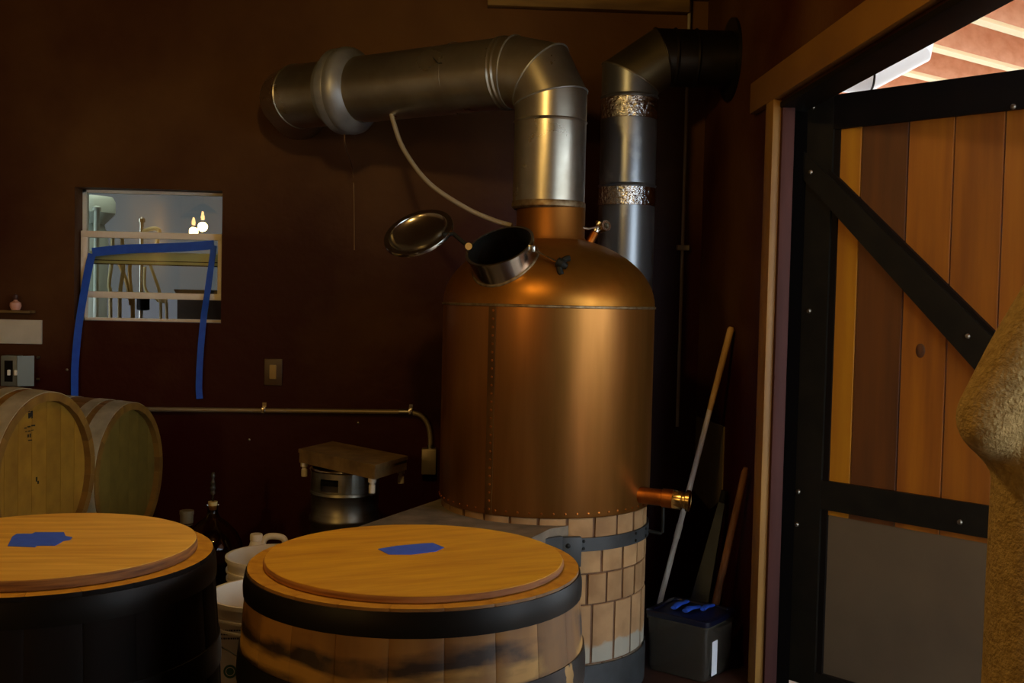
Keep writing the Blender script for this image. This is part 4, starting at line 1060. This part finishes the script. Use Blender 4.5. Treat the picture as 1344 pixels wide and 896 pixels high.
# pole
p_top = hit_x(960, 429, XR - .02); p_low = hit_y(868, 782, 4.50)
dirp = (p_top - p_low).normalized(); p_floor = p_low - dirp * ((p_low.z - .012) / dirp.z)
pole = thing('mop_pole', 'long pale mop pole leaning in the corner by the still', 'pole', p_floor)
spt = p_low.lerp(p_top, .70)
obj('shaft', MB().cyl(p_floor, spt, .0115, 14), 'pole_white', pole)
obj('wooden_grip', MB().tube([spt - dirp * .002, spt + dirp * .03, p_top - dirp * .06, p_top - dirp * .01, p_top], [.0118, .0125, .0145, .0145, .009], 14), 'pole_wood', pole)
fer = p_floor.lerp(p_top, .34); obj('ferrule', MB().cyl(fer - dirp * .03, fer + dirp * .03, .0135, 14), 'white_plastic', pole)
# paddle and brown handle
q0 = hit_y(920, 782, 4.42); q1_ = hit_x(950, 650, XR - .03)
dq = (q1_ - q0).normalized(); q0f = q0 - dq * ((q0.z - .002) / dq.z)
side = dq.cross(Vector((.6, .8, 0))).normalized()
pad = thing('mash_paddle', 'grey-blue plastic paddle tapering upwards behind the clear box', 'paddle', q0f)
nrm = dq.cross(side).normalized() * .007
obj('blade', MB().prism([q0f - side * .05 + nrm * 1.0, q0f + side * .05 + nrm * 1.0, q1_ + side * .012 + nrm * 1.0, q1_ - side * .012 + nrm * 1.0], nrm * -2), 'paddle', pad)
obj('paddle_grip', MB().cyl(q1_ - dq * .03, q1_ + dq * .02, .016, 12), 'dark_iron', pad)
r1_ = hit_x(979, 614, XR - .028); r0_ = hit_y(941, 784, 4.22); dr = (r1_ - r0_).normalized(); r0f = r0_ - dr * ((r0_.z - .014) / dr.z)
tag(obj('broom_handle', MB().tube([r0f, r0f.lerp(r1_, .5), r1_ - dr * .02, r1_], [.0165, .0155, .014, .009], 14), 'pole_brown'), 'short brown wooden handle leaning beside the pine casing', 'handle')
# clear storage box
BZ = .236
k1, k2, k3 = hit_z(847, 799, BZ), hit_z(929, 817, BZ), hit_z(958, 797, BZ)
e1 = (k2 - k1); e2 = (k3 - k2)
e2 = (e2 - e1.normalized() * e2.dot(e1.normalized()))
k4 = k1 + e2; bc = (k1 + k2 + e2 * .5 * 2 * 0 + k1 + e2 + k2 + e2) / 4
rzb = math.atan2(e1.y, e1.x); wB, dB = e1.length, e2.length
box = thing('storage_box', 'clear plastic storage box with a navy lid on the floor', 'box', (bc.x, bc.y, 0))
box.rotation_euler.z = rzb
def rrect(w, d, z, r=.02, n=5):
    out = []
    for cx2, cy2, a0_ in ((w / 2 - r, d / 2 - r, 0), (-w / 2 + r, d / 2 - r, 90), (-w / 2 + r, -d / 2 + r, 180), (w / 2 - r, -d / 2 + r, 270)):
        for i in range(n + 1):
            a_ = math.radians(a0_ + 90 * i / n); out.append(Vector((cx2 + r * math.cos(a_), cy2 + r * math.sin(a_), z)))
    return out
at_local('tub', MB().rings([rrect(wB * .90, dB * .90, .004), rrect(wB * .93, dB * .93, .02), rrect(wB * .97, dB * .97, BZ - .03), rrect(wB * .965, dB * .965, BZ - .03), rrect(wB * .90, dB * .90, .01)], True, True), 'clear_poly', box)
at_local('tub_lip', MB().rings([rrect(wB * .97, dB * .97, BZ - .034), rrect(wB * 1.01, dB * 1.01, BZ - .032), rrect(wB * 1.01, dB * 1.01, BZ - .022), rrect(wB * .97, dB * .97, BZ - .02)], True, True), 'clear_poly', box)
lidb = at_local('lid', MB().rings([rrect(wB * 1.02, dB * 1.02, BZ - .022, .024), rrect(wB * 1.03, dB * 1.03, BZ - .016, .024), rrect(wB * 1.03, dB * 1.03, BZ - .003, .024), rrect(wB * 1.0, dB * 1.0, BZ, .024), rrect(wB * .86, dB * .86, BZ, .02), rrect(wB * .84, dB * .84, BZ - .006, .02)], True, True), 'blue_lid', box)
at_local('side_handle', MB().tube([Vector((wB * .485, -dB * .2, .19)), Vector((wB * .54, -dB * .2, .195)), Vector((wB * .54, dB * .2, .195)), Vector((wB * .485, dB * .2, .19))], .008, 10), 'clear_poly', box)
at_local('side_label', MB().box((wB * .488, -dB * .30, .02), (wB * .492, -dB * .12, .15)), 'box_label', box)
at_local('contents', MB().rings([rrect(wB * .84, dB * .84, .014), rrect(wB * .86, dB * .86, .07)], True, True), 'cartonbox', box)
bpy.context.view_layer.update()
for i, (x0, y0, x1, y1, wv) in enumerate(((884, 797, 902, 788, .016), (899, 801, 918, 795, .018), (922, 799, 936, 793, .014))):
    p0, p1 = hit_z(x0, y0, BZ + .006), hit_z(x1, y1, BZ + .006)
    cpts_ = catmull([p0, p0.lerp(p1, .35) + Vector((0, 0, .006)), p0.lerp(p1, .7) + Vector((0, 0, .002)), p1], 4)
    mbr = MB(); rs = []
    for j, p in enumerate(cpts_):
        t_ = (cpts_[min(j + 1, len(cpts_) - 1)] - cpts_[max(j - 1, 0)]).normalized(); s_ = Vector((0, 0, 1)).cross(t_).normalized()
        w_ = wv * (.6 + .4 * math.sin(PI * min(1, .15 + j / len(cpts_))))
        rs.append([p + s_ * w_ * math.cos(2 * PI * k / 10) + Vector((0, 0, .006 * math.sin(2 * PI * k / 10) - .002)) for k in range(10)])
    o = obj('blue_rag', mbr.rings(rs), 'blue_rib')
    tag(o, ('crumpled blue rag strip on the navy lid nearest the brick furnace', 'crumpled bright blue rag strip between two others on the navy lid', 'small blue rag strip on the navy lid nearest the pine casing')[i], 'rag', 'blue rags on the box lid')

# ================================================================== BEYOND THE WINDOW
def bw(px, py, y): return hit_y(px, py, y)
ty = 6.9; tc_ = bw(112, 300, ty)
tank = thing('plastic_tank', 'pale plastic tank seen through the upper window pane', 'tank', (tc_.x, ty, 0))
r_t = .17
zt = bw(120, 258, ty).z; zs_ = bw(120, 290, ty).z
tx = bw(114, 280, ty).x
obj('tank_body', MB().lathe([(r_t * .6, 0), (r_t * .75, .05), (r_t * .75, zs_ - .12), (r_t * .62, zs_ - .02), (r_t * 1.0, zs_ + .05), (r_t * 1.0, zt - .03), (r_t * .9, zt)], 32, (tx, ty, 0)), 'tank_white', tank)
def rod(px, py0, py1, y, r, m, label):
    a_, b2_ = bw(px, py0, y), bw(px, py1, y); o = obj('steel_rod', MB().cyl((a_.x, y, 0), (a_.x, y, a_.z), r, 12).lathe([(r * 1.6, 0), (r * 1.6, .02), (r * .5, .03)], 12, (a_.x, y, a_.z - .02)), m); tag(o, label, 'rod', 'rods beyond the window')
rod(127, 272, 415, 6.4, .016, 'tank_white', 'pale green-white rod standing in front of the plastic tank')
rod(186, 287, 415, 6.4, .013, 'steel', 'shiny steel rod rising beyond the middle of the window')
for k, (pts_, m, lab) in enumerate(((((148, 305), (147, 340), (143, 375), (145, 412)), 'hose_cream', 'cream hose hanging farthest from the steel rod beyond the window'),
        (((160, 310), (162, 350), (158, 380), (157, 415)), 'hose_cream', 'second cream hose hanging beyond the window sash'),
        (((156, 345), (166, 370), (172, 400), (174, 418)), 'hose_ochre', 'ochre hose curving down beyond the window sash'),
        (((172, 335), (170, 360), (173, 392), (174.5, 418)), 'hose_ochre', 'ochre hose hanging straight beside the steel rod'),
        (((196, 345), (207, 375), (213, 396), (219, 418)), 'hose_cream', 'cream hose slanting away past the steel rod'),
        (((190, 350), (191, 380), (208, 395), (211, 418)), 'hose_cream', 'thin cream hose drooping behind the steel rod'))):
    P_ = [bw(x, y, 6.18 + .035 * k) for x, y in pts_]; P_.append(Vector((P_[-1].x, P_[-1].y, 0.02)))
    tag(obj('hanging_hose', MB().tube(catmull(P_, 6), .011 if k < 4 else .009, 8), m), lab, 'hose', 'hoses beyond the window')
P_ = [bw(x, y, 6.4) for x, y in ((185, 304), (200, 300), (207, 301), (209, 306), (203, 330))]
tag(obj('coiled_hose', MB().tube(catmull(P_, 6), .012, 8), 'hose_cream'), 'short coil of cream hose beside the steel rod tip', 'hose')
a, b_ = bw(232, 440, 6.0), bw(296, 389, 6.0)
cbx = thing('carton', 'dark brown carton beyond the lower window corner', 'box', ((a.x + b_.x) / 2, 6.2, 0))
obj('carton_body', MB().box((a.x, 6.0, 0), (b_.x, 6.4, b_.z), bev=.004), 'cartonbox', cbx)
obj('carton_flap', MB().prism([Vector((a.x, 6.0, b_.z)), Vector((b_.x, 6.0, b_.z)), Vector((b_.x, 5.93, b_.z + .03)), Vector((a.x, 5.93, b_.z + .03))], (0, .002, .004)), 'cartonbox', cbx)
a = bw(188, 396, 6.35)
tag(obj('rod_clamp', MB().lathe([(.02, -.05), (.036, -.045), (.036, .045), (.02, .05)], 16, a), 'black_edge'), 'black clamp block around the shiny steel rod', 'clamp')

# lamp in that room
blp = thing('ceiling_light', 'tube light on the ceiling of the room beyond the window', 'lamp', (-2.0, 6.6, 2.84))
obj('light_housing', MB().box((-2.5, 6.55, 2.79), (-1.5, 6.65, 2.84), bev=.004), 'white_plastic', blp)
obj('tube', MB().cyl((-2.45, 6.6, 2.775), (-1.55, 6.6, 2.775), .014, 12), 'tube_light', blp)
ld = bpy.data.lights.new('tube_glow', 'AREA'); ld.shape = 'RECTANGLE'; ld.size = .9; ld.size_y = .06; ld.energy = BACKROOM_W; ld.color = (1, .96, .88)
lo2 = bpy.data.objects.new('tube_glow', ld); lo2.location = (0, 0, -.09); lo2.parent = blp; COL.objects.link(lo2)

# ================================================================== OUTDOOR PORCH ROOF
jd = Vector((.84, .54, 0)).normalized(); jp = Vector((-jd.y, jd.x, 0))
jo = hit_z(1240, 63, 2.90); jo.z = 0
roof = thing('porch_roof', 'peach timber porch roof with cream edged joists outside the door', 'roof', (jo.x, jo.y, 2.9))
for k in range(-7, 8):
    c_ = jo + jp * (.49 * k)
    a_ = c_ - jd * 6; b2_ = c_ + jd * 9
    # clip to the outside of the side wall
    tmin = (XR + .16 - a_.x) / jd.x if a_.x < XR + .16 else 0
    a_ = a_ + jd * tmin
    obj('joist', MB().prism([a_ + Vector((0, 0, 2.905)), a_ + jp * .05 + Vector((0, 0, 2.905)), a_ + jp * .05 + Vector((0, 0, 3.15)), a_ + Vector((0, 0, 3.15))], b2_ - a_), 'joist', roof)
    obj('joist_edge', MB().prism([a_ - jp * .01 + Vector((0, 0, 2.885)), a_ + jp * .06 + Vector((0, 0, 2.885)), a_ + jp * .06 + Vector((0, 0, 2.905)), a_ - jp * .01 + Vector((0, 0, 2.905))], b2_ - a_), 'joist_edge', roof)
obj('decking', MB().box((XR + .14, -1, 3.151), (9, 12, 3.18)), 'deck', roof)
xb = hit_z(1216, 66, 2.89)
obj('blocking', MB().box((xb.x - .02, xb.y - .0, 2.885), (xb.x + .02, xb.y + .46, 2.91), rz=-.2), 'joist_edge', roof)

# ================================================================== PENDANT LAMPS (seen mirrored in the upper pane)
def pendant(px, py, yl, label):
    ypl = yf + .028; d = ray(px, py); D = (2 * ypl - yl); p = CAM + d * (D / d.y); bx_, bz_ = p.x, p.z
    o = thing('pendant_lamp', label, 'lamp', (bx_, yl, bz_), 'pendant lamps behind the camera')
    obj('bulb', MB().lathe([(.0001, -.03), (.014, -.027), (.02, -.014), (.021, 0), (.018, .014), (.012, .04), (.010, .06)], 24, (bx_, yl, bz_)), 'bulb', o)
    obj('shade', MB().lathe([(.018, .11), (.03, .105), (.09, .07), (.15, .02), (.152, .018), (.092, .066), (.028, .10), (.016, .10)], 40, (bx_, yl, bz_ + .03), close=True), 'lamp_shade', o)
    obj('socket', MB().cyl((bx_, yl, bz_ + .058), (bx_, yl, bz_ + .12), .016, 14), 'dark_iron', o)
    obj('cord', MB().cyl((bx_, yl, bz_ + .12), (bx_, yl, ZC), .004, 8), 'dark_iron', o)
    l = bpy.data.lights.new('bulb_glow', 'POINT'); l.energy = LAMP_W; l.color = (1.0, .62, .19); l.shadow_soft_size = .05
    lo = bpy.data.objects.new('bulb_glow', l); lo.parent = o; lo.location = (0, 0, -.10); COL.objects.link(lo)
pendant(266, 285, -1.0, 'pendant lamp hanging lower over the tasting side')
pendant(254, 292, -1.7, 'pendant lamp hanging farther back in the room')

cl_x, cl_y = -0.35, 2.25
cln = thing('ceiling_lamp', 'ceiling lamp with a metal shade above the standing barrels', 'lamp', (cl_x, cl_y, ZC))
obj('bulb', MB().lathe([(.0001, -.19), (.022, -.185), (.034, -.165), (.036, -.145), (.030, -.125), (.016, -.10), (.014, -.09)], 24, (cl_x, cl_y, ZC)), 'bulb', cln)
obj('shade', MB().lathe([(.05, 0), (.06, -.004), (.10, -.09), (.14, -.13), (.138, -.132), (.096, -.088), (.055, -.006), (.048, -.006)], 40, (cl_x, cl_y, ZC), close=True), 'lamp_shade', cln)
obj('socket', MB().cyl((cl_x, cl_y, ZC - .09), (cl_x, cl_y, ZC - .001), .016, 14), 'dark_iron', cln)
l_ = bpy.data.lights.new('bulb_glow', 'POINT'); l_.energy = CAN_W; l_.color = (1.0, .62, .19); l_.shadow_soft_size = .06
lo_p = bpy.data.objects.new('bulb_glow', l_); lo_p.parent = cln; lo_p.location = (0, 0, -.24); COL.objects.link(lo_p)

# ================================================================== PERSON IN THE DOORWAY
PC = Vector((1.105, 1.72, 0))
per = thing('person', 'person in a fuzzy tan wool coat standing in the doorway', 'person', PC)
def V(x, y, z): return Vector((PC.x + x, PC.y + y, z))
def flesh(name, chains, m, parent, vox, smooth):
    """lofted limbs fused into one continuous surface"""
    mb = MB(); n = 20
    for ch in chains:
        pts = [c[0] for c in ch]; rs = []
        for j, c in enumerate(ch):
            p, rx, ry = c[0], c[1], (c[2] if len(c) > 2 else c[1])
            t_ = (pts[min(j + 1, len(pts) - 1)] - pts[max(j - 1, 0)]).normalized()
            u_ = Vector((1, 0, 0)); u_ = u_ - t_ * u_.dot(t_)
            if u_.length < .3: u_ = Vector((0, 0, 1)) - t_ * t_.z
            u_.normalize(); w_ = t_.cross(u_)
            ends = [(p, 1.0)]
            if j == 0: ends = [(p - t_ * min(rx, ry) * .75, .45), (p - t_ * min(rx, ry) * .4, .85), (p, 1.0)]
            if j == len(ch) - 1: ends = [(p, 1.0), (p + t_ * min(rx, ry) * .4, .85), (p + t_ * min(rx, ry) * .75, .45)]
            for q_, k_ in ends: rs.append([q_ + u_ * rx * k_ * math.cos(2 * PI * i / n) + w_ * ry * k_ * math.sin(2 * PI * i / n) for i in range(n)])
        mb.rings(rs)
    o = obj(name, mb, m, parent)
    r_ = o.modifiers.new('fuse', 'REMESH'); r_.mode = 'VOXEL'; r_.voxel_size = vox; r_.use_smooth_shade = True
    s_ = o.modifiers.new('soft', 'SMOOTH'); s_.iterations = smooth; s_.factor = .5
    bpy.context.view_layer.update()
    nm = bpy.data.meshes.new_from_object(o.evaluated_get(bpy.context.evaluated_depsgraph_get()))
    o.modifiers.clear(); o.data = nm; nm.materials.clear(); nm.materials.append(M[m])
    for p in nm.polygons: p.use_smooth = True
    return o
EX = .247
AR = .049
body = [[(V(0, 0, .95), .16, .11), (V(0, .01, 1.10), .135, .095), (V(0, .01, 1.30), .15, .11), (V(0, 0, 1.43), .12, .085), (V(0, .0, 1.50), .055, .055), (V(0, .015, 1.56), .052, .056)],
        [(V(0, .03, 1.575), .052, .072), (V(0, .02, 1.63), .070, .09), (V(0, .008, 1.69), .074, .094), (V(0, .0, 1.73), .058, .074)]]
coat = [[(V(0, 0, .60), .222, .17), (V(0, 0, .80), .214, .165), (V(0, 0, .98), .215, .155), (V(0, .01, 1.12), .212, .14), (V(0, .01, 1.30), .185, .14), (V(0, 0, 1.42), .15, .11), (V(0, .0, 1.50), .08, .078), (V(0, .005, 1.53), .07, .07)]]
for s_ in (-1, 1):
    sh, el, wr, pa = V(s_ * .108, 0, 1.435), V(s_ * EX, -.02, 1.238), V(s_ * .085, .17, 1.15), V(s_ * .05, .225, 1.14)
    body += [[(sh, .058), (sh.lerp(el, .5), .044), (el, .032)], [(el, .032), (el.lerp(wr, .4), .034), (wr, .027)], [(wr, .026, .026), (pa, .024, .036), (pa + Vector((-s_ * .03, .018, -.004)), .015, .034)]]
    for f in range(4):
        ln_ = (.068, .078, .074, .056)[f]; b0 = pa + Vector((-s_ * .03, .018, -.025 + .018 * (3 - f) - .004))
        b1_ = b0 + Vector((-s_ * ln_ * .5, ln_ * .30, -.004)); b2_ = b1_ + Vector((-s_ * ln_ * .45, -ln_ * .15, -.006))
        body.append([(b0, .009), (b1_, .0088), (b2_, .0078)])
    tb = pa + Vector((s_ * .004, 0, .03)); body.append([(pa + Vector((s_ * .01, -.01, .012)), .013), (tb + Vector((-s_ * .015, .012, .012)), .011), (tb + Vector((-s_ * .04, .03, .016)), .009)])
    body += [[(V(s_ * .09, 0, .92), .09, .095), (V(s_ * .10, .015, .70), .072), (V(s_ * .10, .02, .50), .054), (V(s_ * .10, -.01, .34), .052), (V(s_ * .10, 0, .10), .036)], [(V(s_ * .10, -.02, .045), .035, .035), (V(s_ * .11, .12, .04), .034, .026)]]
    coat += [[(sh + Vector((-s_ * .01, 0, -.005)), .085), (sh.lerp(el, .5) , .068), (el + Vector((0, .012, 0)), AR)], [(el, AR), (el.lerp(wr, .45) + Vector((-s_ * .012, 0, .0)), .056), (wr, .046)]]
flesh('body', body, 'skin', per, .0055, 4)
flesh('wool_coat', coat, 'wool', per, .012, 8)
legs = [[(V(0, 0, 1.0), .165, .115), (V(0, 0, .90), .175, .12)]]
for s_ in (-1, 1): legs.append([(V(s_ * .09, 0, .92), .098, .11), (V(s_ * .10, .015, .70), .085), (V(s_ * .10, .02, .50), .070), (V(s_ * .10, -.005, .30), .068), (V(s_ * .10, 0, .12), .064)])
flesh('trousers', legs, 'denim', per, .011, 6)
for s_ in (-1, 1):
    flesh('boot', [[(V(s_ * .10, -.03, .050), .044, .046), (V(s_ * .105, .06, .048), .047, .044), (V(s_ * .115, .15, .038), .042, .034)], [(V(s_ * .10, -.01, .06), .048), (V(s_ * .10, -.005, .15), .05)]], 'leather', per, .009, 5)
hc_ = Vector(V(0, .015, 1.675))
hair = MB(); rs = []
for j in range(13):
    ph = PI * .02 + PI * .62 * j / 12; ring = []
    for i in range(32):
        a_ = 2 * PI * i / 32; back = -math.sin(a_)
        pz = math.cos(ph) * .112 - (.05 * max(0, back) if j > 8 else 0)
        rad = math.sin(ph) * (.090 if back > -.3 else .080)
        ring.append(hc_ + Vector((math.cos(a_) * rad * .92, math.sin(a_) * rad * 1.12 * (1 if back > -.5 or j < 6 else .82), pz)))
    rs.append(ring)
obj('hair', hair.rings(rs, True, False), 'hair', per)
obj('nose', MB().lathe([(.0001, .03), (.008, .02), (.013, .0), (.0001, -.006)], 12, V(0, .108, 1.625), (0, .25, 1)), 'skin', per)
for s_ in (-1, 1):
    obj('eye', MB().lathe([(.0001, -.011), (.008, -.008), (.011, 0), (.008, .008), (.0001, .011)], 14, V(s_ * .03, .092, 1.650)), 'eye', per)
    obj('ear', MB().lathe([(.0001, -.03), (.012, -.02), (.016, .005), (.012, .024), (.0001, .03)], 12, V(s_ * .077, .0, 1.635)), 'skin', per)
obj('mouth', MB().tube(catmull([V(-.022, .096, 1.585), V(0, .103, 1.583), V(.022, .096, 1.585)], 4), .005, 8), mat('lips', (160, 90, 80), .5), per)
